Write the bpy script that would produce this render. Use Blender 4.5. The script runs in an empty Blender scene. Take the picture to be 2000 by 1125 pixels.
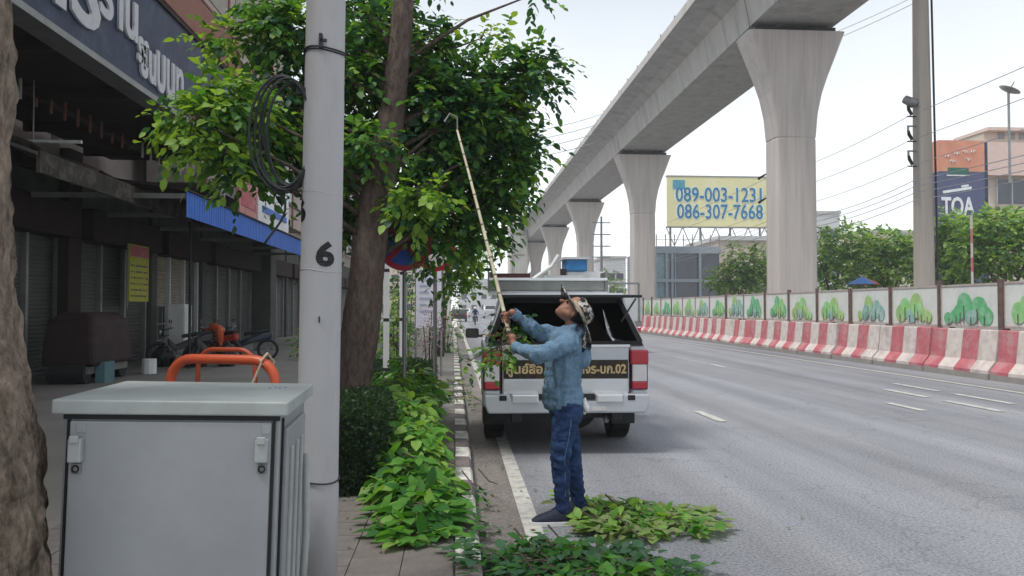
import bpy, bmesh, math, random
import numpy as np
from mathutils import Vector, Matrix, Euler, noise
random.seed(7); rng = np.random.default_rng(11)
SC = bpy.context.scene; COL = SC.collection
R = math.radians
# ---------------- camera ----------------
cam = bpy.data.objects.new('camera', bpy.data.cameras.new('camera')); COL.objects.link(cam)
cam.location = (0, 0, 1.6); cam.rotation_euler = (R(91.51), 0, R(-4.19))
cam.data.sensor_width = 36; cam.data.lens = 27.0; cam.data.clip_end = 3000; cam.data.clip_start = 0.05
SC.camera = cam
# ---------------- world, sun, exposure ----------------
w = bpy.data.worlds.new('World'); SC.world = w; w.use_nodes = True
nt = w.node_tree; nt.nodes.clear()
def wn(t, **k):
    n = nt.nodes.new(t)
    for a, b in k.items(): setattr(n, a, b)
    return n
SUN_EL, SUN_AZ = R(62), R(-60)
out = wn('ShaderNodeOutputWorld'); bg = wn('ShaderNodeBackground'); bg.inputs['Strength'].default_value = 0.1
sky = wn('ShaderNodeTexSky', sky_type='NISHITA', sun_disc=False, sun_elevation=SUN_EL, sun_rotation=SUN_AZ)
bg2 = wn('ShaderNodeBackground'); bg2.inputs['Strength'].default_value = 1.0
add = wn('ShaderNodeMixShader'); add.inputs[0].default_value = 0.86
tc = wn('ShaderNodeTexCoord'); sx = wn('ShaderNodeSeparateXYZ'); ramp = wn('ShaderNodeValToRGB')
nz = wn('ShaderNodeTexNoise'); nz.inputs['Scale'].default_value = 2.4; nz.inputs['Detail'].default_value = 4
ma = wn('ShaderNodeMath', operation='MULTIPLY_ADD'); ma.inputs[1].default_value = 0.17
nt.links.new(tc.outputs['Generated'], sx.inputs[0]); nt.links.new(tc.outputs['Generated'], nz.inputs['Vector'])
nt.links.new(nz.outputs['Fac'], ma.inputs[0]); nt.links.new(sx.outputs['Z'], ma.inputs[2])
nt.links.new(ma.outputs[0], ramp.inputs[0])
cr = ramp.color_ramp; cr.elements[0].position = 0.13; cr.elements[0].color = (.80, .83, .85, 1)
cr.elements[1].position = 0.48; cr.elements[1].color = (.44, .465, .485, 1)
e = cr.elements.new(0.30); e.color = (.66, .69, .71, 1)
e = cr.elements.new(1.0); e.color = (.62, .64, .66, 1)
nt.links.new(ramp.outputs[0], bg2.inputs['Color']); nt.links.new(sky.outputs[0], bg.inputs['Color'])
nt.links.new(bg.outputs[0], add.inputs[1]); nt.links.new(bg2.outputs[0], add.inputs[2]); nt.links.new(add.outputs[0], out.inputs[0])
sun = bpy.data.objects.new('sun', bpy.data.lights.new('sun', 'SUN')); COL.objects.link(sun)
sun.data.energy = 1.5; sun.data.angle = R(14); sun.data.color = (1, .96, .9)
d = Vector((math.sin(SUN_AZ) * math.cos(SUN_EL), -math.cos(SUN_AZ) * math.cos(SUN_EL), math.sin(SUN_EL)))
sun.rotation_euler = d.to_track_quat('Z', 'Y').to_euler(); sun.location = (0, 0, 40)
vs = SC.view_settings; vs.view_transform = 'Standard'; vs.look = 'None'; vs.exposure = 0.92; vs.gamma = 1; vs.use_curve_mapping = False

# ---------------- helpers ----------------
CR = Euler(cam.rotation_euler).to_matrix()
def P(px, py, Y):
    'the place at distance Y down the road that the photo shows at pixel px, py'
    v = CR @ Vector(((px - 1000) / 1500, (562.5 - py) / 1500, -1)); t = Y / v.y
    return Vector((v.x * t, Y, 1.6 + v.z * t))
def G(px, py, z=0.0):
    v = CR @ Vector(((px - 1000) / 1500, (562.5 - py) / 1500, -1)); t = (z - 1.6) / v.z
    return Vector((v.x * t, v.y * t, z))
def s2l(h):
    if isinstance(h, str):
        h = [int(h[i:i + 2], 16) / 255 for i in (0, 2, 4)]
        return tuple(c / 12.92 if c <= .04045 else ((c + .055) / 1.055) ** 2.4 for c in h)
    return tuple(h)
def mat(name, col, rough=.8, metal=0.0, var=.18, vs_=3.0, bump=0.0, bs=30.0, spec=.3, dirt=None, dirts=1.2, dirta=.5, stretch=None, trans=0.0, alpha=None):
    m = bpy.data.materials.new(name); m.use_nodes = True; n = m.node_tree; L = n.links
    b = n.nodes['Principled BSDF']; c = s2l(col)
    b.inputs['Roughness'].default_value = rough; b.inputs['Metallic'].default_value = metal
    b.inputs['Specular IOR Level'].default_value = spec
    t = n.nodes.new('ShaderNodeTexCoord'); mp = n.nodes.new('ShaderNodeMapping'); L.new(t.outputs['Object'], mp.inputs[0])
    if stretch: mp.inputs['Scale'].default_value = stretch
    no = n.nodes.new('ShaderNodeTexNoise'); no.inputs['Scale'].default_value = vs_; no.inputs['Detail'].default_value = 6; no.inputs['Roughness'].default_value = .65
    L.new(mp.outputs[0], no.inputs['Vector'])
    rp = n.nodes.new('ShaderNodeValToRGB'); L.new(no.outputs['Fac'], rp.inputs[0])
    rp.color_ramp.elements[0].position = .3; rp.color_ramp.elements[1].position = .7
    rp.color_ramp.elements[0].color = (*[x * (1 - var) for x in c], 1); rp.color_ramp.elements[1].color = (*[min(1, x * (1 + var)) for x in c], 1)
    src = rp.outputs[0]
    if dirt:
        n2 = n.nodes.new('ShaderNodeTexNoise'); n2.inputs['Scale'].default_value = dirts; n2.inputs['Detail'].default_value = 9; n2.inputs['Roughness'].default_value = .7
        L.new(mp.outputs[0], n2.inputs['Vector'])
        r2 = n.nodes.new('ShaderNodeValToRGB'); r2.color_ramp.elements[0].position = .48; r2.color_ramp.elements[1].position = .68
        r2.color_ramp.elements[0].color = (0, 0, 0, 1); r2.color_ramp.elements[1].color = (dirta, dirta, dirta, 1)
        L.new(n2.outputs['Fac'], r2.inputs[0])
        mx = n.nodes.new('ShaderNodeMixRGB'); L.new(r2.outputs[0], mx.inputs[0]); L.new(src, mx.inputs[1]); mx.inputs[2].default_value = (*s2l(dirt), 1)
        src = mx.outputs[0]
    L.new(src, b.inputs['Base Color'])
    if bump:
        n3 = n.nodes.new('ShaderNodeTexNoise'); n3.inputs['Scale'].default_value = bs; n3.inputs['Detail'].default_value = 5
        L.new(mp.outputs[0], n3.inputs['Vector'])
        bp = n.nodes.new('ShaderNodeBump'); bp.inputs['Strength'].default_value = bump; bp.inputs['Distance'].default_value = .02
        L.new(n3.outputs['Fac'], bp.inputs['Height']); L.new(bp.outputs[0], b.inputs['Normal'])
    if trans: b.inputs['Transmission Weight'].default_value = trans
    if alpha is not None: b.inputs['Alpha'].default_value = alpha
    return m
def leafmat(name, col, rough=.5, var=.25):
    m = mat(name, col, rough, var=var, vs_=9, spec=.35); n = m.node_tree; L = n.links
    b = n.nodes['Principled BSDF']; tr = n.nodes.new('ShaderNodeBsdfTranslucent'); c = s2l(col)
    tr.inputs[0].default_value = (min(1, c[0] * 1.7), min(1, c[1] * 1.6), c[2] * .6, 1)
    mx = n.nodes.new('ShaderNodeMixShader'); mx.inputs[0].default_value = .40
    L.new(b.outputs[0], mx.inputs[1]); L.new(tr.outputs[0], mx.inputs[2]); L.new(mx.outputs[0], n.nodes['Material Output'].inputs[0])
    return m
def tag(o, label=None, cat=None, group=None, kind=None):
    if label: o['label'] = label
    if cat: o['category'] = cat
    if group: o['group'] = group
    if kind: o['kind'] = kind
    return o
def thing(name, label, cat, loc=(0, 0, 0), rz=0, group=None):
    o = bpy.data.objects.new(name, None); COL.objects.link(o); o.location = loc; o.rotation_euler = (0, 0, rz); o.empty_display_size = .2
    return tag(o, label, cat, group)
def link(name, me, parent=None, loc=None, rot=None, scale=None):
    o = bpy.data.objects.new(name, me); COL.objects.link(o)
    if parent: o.parent = parent
    if loc is not None: o.location = loc
    if rot is not None: o.rotation_euler = rot
    if scale is not None: o.scale = (scale,) * 3 if isinstance(scale, (int, float)) else scale
    return o
def copy_tree(o, parent=None):
    c = o.copy(); COL.objects.link(c); c.parent = parent
    for ch in list(o.children): copy_tree(ch, c)
    return c
class MB:
    def __init__(s): s.v = []; s.f = []; s.m = []
    def add(s, vs, fs, mi=0):
        k = len(s.v); s.v += [tuple(v) for v in vs]; s.f += [tuple(i + k for i in f) for f in fs]; s.m += [mi] * len(fs); return s
    def box(s, x0, x1, y0, y1, z0, z1, mi=0, M=None):
        vs = [Vector((x, y, z)) for z in (z0, z1) for x, y in ((x0, y0), (x1, y0), (x1, y1), (x0, y1))]
        if M is not None: vs = [M @ v for v in vs]
        return s.add(vs, [(3, 2, 1, 0), (4, 5, 6, 7), (0, 1, 5, 4), (1, 2, 6, 5), (2, 3, 7, 6), (3, 0, 4, 7)], mi)
    def hexa(s, lo, hi, mi=0):
        return s.add(list(lo) + list(hi), [(3, 2, 1, 0), (4, 5, 6, 7), (0, 1, 5, 4), (1, 2, 6, 5), (2, 3, 7, 6), (3, 0, 4, 7)], mi)
    def prism(s, poly, axis, a, b, mi=0):
        'poly: 2D points, extruded along axis (0,1,2) from a to b'
        n = len(poly)
        def mk(p, t):
            if axis == 0: return (t, p[0], p[1])
            if axis == 1: return (p[0], t, p[1])
            return (p[0], p[1], t)
        vs = [mk(p, a) for p in poly] + [mk(p, b) for p in poly]
        fs = [tuple(range(n))[::-1], tuple(range(n, 2 * n))] + [(i, (i + 1) % n, n + (i + 1) % n, n + i) for i in range(n)]
        return s.add(vs, fs, mi)
    def tube(s, pts, rad, n=8, mi=0, caps=True, flat=1.0):
        pts = [Vector(p) for p in pts]
        if isinstance(rad, (int, float)): rad = [rad] * len(pts)
        k = len(s.v); up = Vector((0, 0, 1)); prev = None
        for i, p in enumerate(pts):
            d = (pts[min(i + 1, len(pts) - 1)] - pts[max(i - 1, 0)]).normalized()
            if prev is None:
                a = d.cross(up)
                if a.length < .1: a = d.cross(Vector((1, 0, 0)))
            else: a = prev - d * prev.dot(d)
            a.normalize(); prev = a; b = d.cross(a)
            for j in range(n):
                t = 2 * math.pi * j / n; s.v.append(tuple(p + (a * math.cos(t) + b * math.sin(t) * flat) * rad[i]))
        for i in range(len(pts) - 1):
            for j in range(n):
                s.f.append((k + i * n + j, k + i * n + (j + 1) % n, k + (i + 1) * n + (j + 1) % n, k + (i + 1) * n + j)); s.m.append(mi)
        if caps:
            s.f.append(tuple(range(k, k + n))[::-1]); s.m.append(mi)
            q = k + (len(pts) - 1) * n; s.f.append(tuple(range(q, q + n))); s.m.append(mi)
        return s
    def cyl(s, p0, p1, r0, r1=None, n=12, mi=0): return s.tube([p0, p1], [r0, r0 if r1 is None else r1], n, mi)
    def loft(s, secs, mi=0):
        n = len(secs[0]); k = len(s.v)
        for q in secs: s.v += [tuple(p) for p in q]
        for i in range(len(secs) - 1):
            for j in range(n):
                s.f.append((k + i * n + j, k + i * n + (j + 1) % n, k + (i + 1) * n + (j + 1) % n, k + (i + 1) * n + j)); s.m.append(mi)
        s.f.append(tuple(range(k, k + n))[::-1]); s.f.append(tuple(range(k + (len(secs) - 1) * n, k + len(secs) * n))); s.m += [mi, mi]
        return s
    def mesh(s, name, mats, smooth=False):
        me = bpy.data.meshes.new(name); me.from_pydata(s.v, [], s.f)
        for m in (mats if isinstance(mats, (list, tuple)) else [mats]): me.materials.append(m)
        me.polygons.foreach_set('material_index', s.m)
        if smooth: me.polygons.foreach_set('use_smooth', [True] * len(s.f))
        me.update()
        bm = bmesh.new(); bm.from_mesh(me); bmesh.ops.recalc_face_normals(bm, faces=bm.faces); bm.to_mesh(me); bm.free()
        return me
    def build(s, name, mats, parent=None, bevel=0, smooth=False, segs=2, loc=None, rot=None):
        o = link(name, s.mesh(name, mats, smooth), parent, loc, rot)
        if bevel:
            b = o.modifiers.new('bevel', 'BEVEL'); b.width = bevel; b.segments = segs; b.limit_method = 'ANGLE'; b.angle_limit = R(35)
            if smooth is None or segs > 1: b.harden_normals = False
        return o
def text(body, name, m, parent, loc, rot, size, extrude=.004, offset=0.0, width=None, sx=1.0, align='CENTER'):
    cu = bpy.data.curves.new(name, 'FONT'); cu.body = body; cu.size = size; cu.extrude = extrude; cu.offset = offset
    cu.align_x = align; cu.align_y = 'CENTER'; cu.resolution_u = 3
    t = bpy.data.objects.new('tmp_text', cu); COL.objects.link(t)
    bpy.context.view_layer.update()
    me = bpy.data.meshes.new_from_object(t.evaluated_get(bpy.context.evaluated_depsgraph_get()))
    bpy.data.objects.remove(t)
    if width:
        xs = [v.co.x for v in me.vertices]; sx = width / max(1e-4, max(xs) - min(xs))
    for v in me.vertices: v.co.x *= sx
    me.materials.clear(); me.materials.append(m); me.name = name
    return link(name, me, parent, loc, rot)
# leaf template: folded, drooping leaf along +x, unit length
LT = np.array([(0, 0, 0), (.33, -.29, .06), (.70, -.24, -.03), (1, 0, -.18), (.70, .24, -.03), (.33, .29, .06), (.35, 0, 0), (.72, 0, -.07)])
LF = [(0, 1, 6), (0, 6, 5), (6, 1, 2, 7), (6, 7, 4, 5), (7, 2, 3), (7, 3, 4)]
LTS = np.array([(0, 0, 0), (.5, -.3, .04), (1, 0, -.1), (.5, .3, .04)]); LFS = [(0, 1, 2), (0, 2, 3)]
def unit(a): return a / np.maximum(1e-9, np.linalg.norm(a, axis=1, keepdims=True))
class Leaves:
    'collects leaf placements'
    def __init__(s): s.p = []; s.d = []; s.n = []; s.s = []; s.m = []
    def add(s, p, d, n, sz, m): s.p.append(p); s.d.append(d); s.n.append(n); s.s.append(sz); s.m.append(m)
    def arr(s):
        P_, D, N = np.array(s.p), unit(np.array(s.d)), np.array(s.n)
        N = unit(N - D * (N * D).sum(1, keepdims=True)); return P_, D, N, np.array(s.s), np.array(s.m)
def spray(Lv, p, d, length, k, size, m, droop=.35, jit=.3):
    'a twig with k leaflets on alternate sides'
    p = np.array(p, float); d = np.array(d, float); d /= np.linalg.norm(d) + 1e-9
    for i in range(k):
        t = (i + 1) / k; q = p + d * length * t + np.array((0, 0, -droop * length * t * t))
        side = np.cross(d, (0, 0, 1)); side /= np.linalg.norm(side) + 1e-6
        sg = 1 if i % 2 else -1
        dd = side * sg * .8 + d * .6 + np.array((0, 0, -.25)) + rng.normal(0, jit, 3)
        if i == k - 1: dd = d + np.array((0, 0, -.4))
        nn = np.array((0, 0, 1.0)) + rng.normal(0, .35, 3)
        Lv.add(q, dd, nn, size * rng.uniform(.5, 1.25), m if rng.random() < .8 else (m + 1) % 3)
def emit_leaves(Lv, parent, mats, origin, n_ind=0, name='leaf', rest='foliage', simple=False):
    P_, D, N, S, Mi = Lv.arr(); Mi = Mi % len(mats); o = np.array(origin); T, F = (LTS, LFS) if simple else (LT, LF)
    order = np.argsort(np.linalg.norm(P_ - np.array((0, 0, 1.6)), axis=1)) if n_ind else np.arange(len(P_))
    ind, rst = order[:n_ind], order[n_ind:]
    if n_ind:
        mes = []
        for j, m in enumerate(mats):
            me = bpy.data.meshes.new(name); me.from_pydata([tuple(v) for v in LT], [], LF); me.materials.append(m)
            me.polygons.foreach_set('use_smooth', [True] * len(LF)); mes.append(me)
        for i in ind:
            x, z = Vector(D[i]), Vector(N[i]); y = z.cross(x)
            ob = bpy.data.objects.new(name, mes[int(Mi[i])]); COL.objects.link(ob); ob.parent = parent
            Mx = Matrix((x, y, z)).transposed().to_4x4(); ob.matrix_local = Matrix.Translation(Vector(P_[i] - o)) @ Mx @ Matrix.Scale(float(S[i]), 4)
    if len(rst):
        p, dd, nn, ss = P_[rst] - o, D[rst], N[rst], S[rst]; yy = np.cross(nn, dd); k = len(T)
        V = p[:, None, :] + ss[:, None, None] * (T[None, :, 0:1] * dd[:, None, :] + T[None, :, 1:2] * yy[:, None, :] + T[None, :, 2:3] * nn[:, None, :])
        V = V.reshape(-1, 3); fs = []; lens = [len(f) for f in F]; flat = np.array([i for f in F for i in f])
        n = len(rst); loops = (flat[None, :] + (np.arange(n) * k)[:, None]).reshape(-1)
        me = bpy.data.meshes.new(rest); me.vertices.add(len(V)); me.vertices.foreach_set('co', V.reshape(-1).astype(np.float32))
        me.loops.add(len(loops)); me.loops.foreach_set('vertex_index', loops.astype(np.int32))
        tot = np.tile(lens, n); st = np.concatenate(([0], np.cumsum(tot)[:-1]))
        me.polygons.add(len(tot)); me.polygons.foreach_set('loop_start', st.astype(np.int32)); me.polygons.foreach_set('loop_total', tot.astype(np.int32))
        me.polygons.foreach_set('material_index', np.repeat(Mi[rst], len(F)).astype(np.int32))
        for m in mats: me.materials.append(m)
        me.update(calc_edges=True); me.validate()
        ob = link(rest, me, parent); ob['kind'] = 'stuff'
        return ob
def lobes_leaves(Lv, lobes, size, k=7, length=.3, shell=.45, pal=(0, 1, 2), droop=.35, tips=None):
    for (c, r, n) in lobes:
        c = np.array(c); r = np.array(r)
        for _ in range(n):
            u = rng.normal(0, 1, 3); u /= np.linalg.norm(u); q = rng.uniform(shell, 1.0) * (1 + .22 * noise.noise(Vector(u * 2.3 + c)))
            p = c + u * r * q; d = u * (1, 1, .45) + rng.normal(0, .45, 3)
            spray(Lv, p, d, length * rng.uniform(.6, 1.2), k, size, pal[int(rng.integers(len(pal)))], droop)
            if tips is not None: tips.append((c, p))
def blob(name, prims, voxel, m, parent=None, smooth=4, folds=0.0, fs=9, mats=None, stretch=(1, 1, .5)):
    'one continuous surface grown round tapered limbs. prims: (p0,p1,r0,r1[,(sx,sy,sz)])'
    bm = bmesh.new()
    for pr in prims:
        p0, p1, r0, r1 = Vector(pr[0]), Vector(pr[1]), pr[2], pr[3]; sc = pr[4] if len(pr) > 4 else (1, 1, 1)
        L = (p1 - p0).length; n = max(1, int(L / (min(r0, r1) * .4)) + 1)
        for i in range(n + 1):
            t = i / n; r = r0 + (r1 - r0) * t
            bmesh.ops.create_icosphere(bm, subdivisions=2, radius=1, matrix=Matrix.Translation(p0.lerp(p1, t)) @ Matrix.Diagonal((r * sc[0], r * sc[1], r * sc[2], 1)))
            if L < 1e-6: break
    me = bpy.data.meshes.new('tmp'); bm.to_mesh(me); bm.free()
    t = bpy.data.objects.new('tmp_blob', me); COL.objects.link(t)
    a = t.modifiers.new('r', 'REMESH'); a.mode = 'VOXEL'; a.voxel_size = voxel; a.use_smooth_shade = True
    b = t.modifiers.new('s', 'SMOOTH'); b.factor = .5; b.iterations = smooth
    bpy.context.view_layer.update()
    me2 = bpy.data.meshes.new_from_object(t.evaluated_get(bpy.context.evaluated_depsgraph_get())); bpy.data.objects.remove(t)
    me2.name = name; me2.materials.clear(); me2.materials.append(m)
    if folds:
        ns = [v.normal.copy() for v in me2.vertices]
        for v, nn in zip(me2.vertices, ns):
            q = Vector((v.co.x * stretch[0], v.co.y * stretch[1], v.co.z * stretch[2])) * fs
            v.co += nn * folds * (1 - 2 * abs(noise.noise(q)) * 1.6 + .5 * noise.noise(q * 2.7))
    me2.polygons.foreach_set('use_smooth', [True] * len(me2.polygons))
    return link(name, me2, parent)

# ---------------- materials ----------------
M = {}
M['asphalt'] = mat('asphalt', (.235, .242, .265), .93, var=.16, vs_=.35, bump=.5, bs=55, dirt=(.30, .30, .305), dirts=.5, dirta=.55, stretch=(1, .28, 1))
M['gutter'] = mat('gutter', (.215, .195, .18), .95, var=.2, vs_=.9, bump=.5, bs=50, dirt=(.12, .11, .10), dirts=1.5, dirta=.5)
M['line'] = mat('road_paint', (.50, .49, .46), .85, var=.15, vs_=8, dirt=(.24, .235, .235), dirts=9, dirta=1)
M['paver'] = mat('paver', (.175, .155, .145), .95, var=.22, vs_=5, bump=.5, bs=60, dirt=(.10, .09, .085), dirts=2)
M['ground'] = mat('ground', (.19, .18, .165), .95, var=.2, vs_=.5, bump=.3, bs=20)
M['kerbw'] = mat('kerb_white', (.66, .65, .61), .9, var=.12, vs_=6, bump=.4, bs=40, dirt=(.22, .2, .18), dirts=5, dirta=.8)
M['kerbr'] = mat('kerb_red', (.165, .14, .14), .9, var=.2, vs_=6, bump=.4, bs=40, dirt=(.2, .17, .16), dirts=5, dirta=.8)
M['conc'] = mat('viaduct_concrete', (.47, .455, .435), .88, var=.10, vs_=1.1, bump=.25, bs=9, dirt=(.30, .29, .275), dirts=.8, dirta=.75, stretch=(1.5, 1.5, .25))
M['pier'] = mat('pier_concrete', (.52, .475, .45), .88, var=.09, vs_=2.0, bump=.25, bs=12, dirt=(.36, .33, .30), dirts=1.6, dirta=.7, stretch=(1.8, 1.8, .09))
M['upole'] = mat('pole_concrete', (.44, .39, .345), .9, var=.12, vs_=2, bump=.2, bs=12, dirt=(.3, .26, .23), dirts=1.5, stretch=(1.8, 1.8, .12))
M['dark'] = mat('dark_rubber', (.022, .022, .024), .6)
M['black'] = mat('black_plastic', (.015, .015, .017), .45)
M['bw'] = mat('barrier_white', (.60, .54, .51), .9, var=.12, vs_=3, bump=.3, bs=25, dirt=(.36, .3, .28), dirts=2.2, dirta=.85)
M['br'] = mat('barrier_red', (.46, .13, .155), .9, var=.2, vs_=3, bump=.3, bs=25, dirt=(.46, .30, .29), dirts=2.2, dirta=.85)
M['bf'] = mat('barrier_foot', (.30, .285, .27), .95, var=.2, vs_=4, bump=.4, bs=25, dirt=(.15, .14, .13), dirts=2)
M['panel'] = mat('fence_panel', (.64, .66, .63), .6, var=.06, vs_=2, dirt=(.42, .43, .40), dirts=1.4, dirta=.6)
M['fpost'] = mat('fence_post', (.12, .085, .08), .8, var=.4, vs_=8, dirt=(.25, .12, .1), dirts=5)
M['g1'] = mat('print_green', (.25, .55, .20), .6, dirt=(.45, .6, .42), dirts=4, dirta=.9); M['g2'] = mat('print_deep_green', (.12, .42, .19), .6, dirt=(.32, .52, .38), dirts=4, dirta=.9)
M['g3'] = mat('print_teal', (.24, .43, .38), .6, dirt=(.45, .55, .5), dirts=4, dirta=.9); M['g4'] = mat('print_olive', (.33, .50, .20), .6)
M['bark'] = mat('bark', (.10, .072, .062), .95, var=.5, vs_=26, bump=1.0, bs=60, dirt=(.20, .165, .14), dirts=9, stretch=(1, 1, .35))
M['bark2'] = mat('pale_bark', (.215, .17, .135), .95, var=.55, vs_=26, bump=1.0, bs=60, dirt=(.04, .03, .022), dirts=15, dirta=.95, stretch=(1, 1, .5))
M['canopy_dark'] = mat('painted_canopy_shade', (.012, .013, .018), .8)  # near-black colour standing in for shade inside the pickup canopy
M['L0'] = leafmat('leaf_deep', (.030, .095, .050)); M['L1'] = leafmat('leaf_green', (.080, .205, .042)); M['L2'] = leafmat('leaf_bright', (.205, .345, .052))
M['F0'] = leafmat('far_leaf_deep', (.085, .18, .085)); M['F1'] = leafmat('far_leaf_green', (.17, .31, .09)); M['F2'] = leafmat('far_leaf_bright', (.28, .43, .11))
M['C0'] = leafmat('cut_leaf_deep', (.045, .16, .03)); M['C1'] = leafmat('cut_leaf_green', (.10, .27, .04)); M['C2'] = leafmat('cut_leaf_bright', (.22, .39, .08))
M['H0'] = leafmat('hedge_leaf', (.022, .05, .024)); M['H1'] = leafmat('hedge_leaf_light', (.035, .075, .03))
M['D0'] = leafmat('fallen_leaf_pale', (.24, .30, .12)); M['D1'] = leafmat('fallen_leaf_blue_green', (.06, .15, .075))
M['galv'] = mat('pole_grey', (.42, .415, .43), .65, var=.08, vs_=2, dirt=(.30, .29, .28), dirts=3, dirta=.6, stretch=(1, 1, .25), bump=.1, bs=30)
M['cab'] = mat('cabinet_grey', (.30, .315, .335), .42, var=.12, vs_=2, metal=.1, dirt=(.36, .37, .38), dirts=2.2, dirta=.6, spec=.5, bump=.06, bs=4)
M['cabl'] = mat('cabinet_lid_grey', (.36, .39, .385), .45, var=.08, vs_=3, dirt=(.20, .2, .19), dirts=4, dirta=.4, spec=.5)
M['orange'] = mat('orange_paint', (.62, .10, .035), .4, var=.15, vs_=8, dirt=(.3, .09, .05), dirts=8, spec=.5)
M['silver'] = mat('silver_paint', (.50, .52, .56), .28, metal=.35, var=.04, spec=.6, dirt=(.42, .43, .44), dirts=2, dirta=.3)
M['chrome'] = mat('bumper_silver', (.66, .68, .70), .25, metal=.55, var=.05, spec=.6)
M['glass'] = mat('dark_glass', (.012, .014, .018), .06, spec=.8, var=.02)
M['redl'] = mat('red_lens', (.45, .012, .03), .15, spec=.8, var=.05); M['clear'] = mat('clear_lens', (.62, .60, .60), .15, spec=.8)
M['gold'] = mat('gold_letters', (.62, .46, .24), .5, var=.2, vs_=20); M['band'] = mat('black_band', (.02, .018, .017), .4, dirt=(.09, .05, .015), dirts=4, dirta=.9)
M['white'] = mat('white_paint', (.74, .75, .76), .6, var=.06, dirt=(.5, .5, .5), dirts=2, dirta=.4)
M['denim'] = mat('light_denim', (.13, .22, .325), .95, var=.2, vs_=12, bump=.6, bs=70, dirt=(.22, .325, .44), dirts=18, dirta=.55)
M['jeans'] = mat('dark_jeans', (.016, .036, .105), .95, var=.4, vs_=6, bump=.5, bs=50, dirt=(.04, .09, .20), dirts=6, dirta=.8)
M['skin'] = mat('skin', (.30, .145, .10), .55, var=.08, vs_=12, spec=.4)
M['shoe'] = mat('navy_shoe', (.018, .024, .045), .7, var=.3, vs_=20); M['sole'] = mat('white_sole', (.66, .66, .66), .6)
M['hair'] = mat('black_hair', (.01, .01, .01), .6)
M['rust'] = mat('brown_slab', (.27, .125, .095), .9, var=.2, vs_=2, dirt=(.16, .09, .07), dirts=2)
M['wallp'] = mat('pink_beige_wall', (.42, .36, .335), .9, var=.12, vs_=1.5, dirt=(.30, .25, .23), dirts=.8, dirta=.7)
M['wallg'] = mat('grey_wall', (.085, .088, .084), .9, var=.2, vs_=2, dirt=(.05, .05, .047), dirts=1.5)
M['shutter'] = mat('roller_shutter', (.105, .112, .106), .6, metal=.2, var=.12, vs_=2, dirt=(.10, .11, .10), dirts=2.5, dirta=.8)
M['shutter2'] = mat('pale_shutter', (.30, .27, .22), .6, metal=.1, var=.12, vs_=2, dirt=(.22, .19, .16), dirts=2.5, dirta=.8)
M['dkbrown'] = mat('dark_brown_paint', (.026, .015, .014), .85, var=.3, vs_=3)
M['navy'] = mat('sign_navy', (.032, .042, .085), .6, var=.25, vs_=2, dirt=(.08, .095, .13), dirts=2)
M['signl'] = mat('sign_letters', (.52, .52, .55), .6, var=.15, vs_=3, dirt=(.25, .25, .27), dirts=3)
M['blue'] = mat('awning_blue', (.012, .115, .52), .5, var=.15, vs_=2, dirt=(.03, .16, .5), dirts=4)
M['yellow'] = mat('poster_yellow', (.42, .43, .04), .6, var=.15, vs_=10, dirt=(.2, .23, .03), dirts=12)
M['steel'] = mat('grey_steel', (.25, .25, .25), .5, metal=.5)
M['cable'] = mat('cable_black', (.03, .034, .036), .6)

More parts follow.
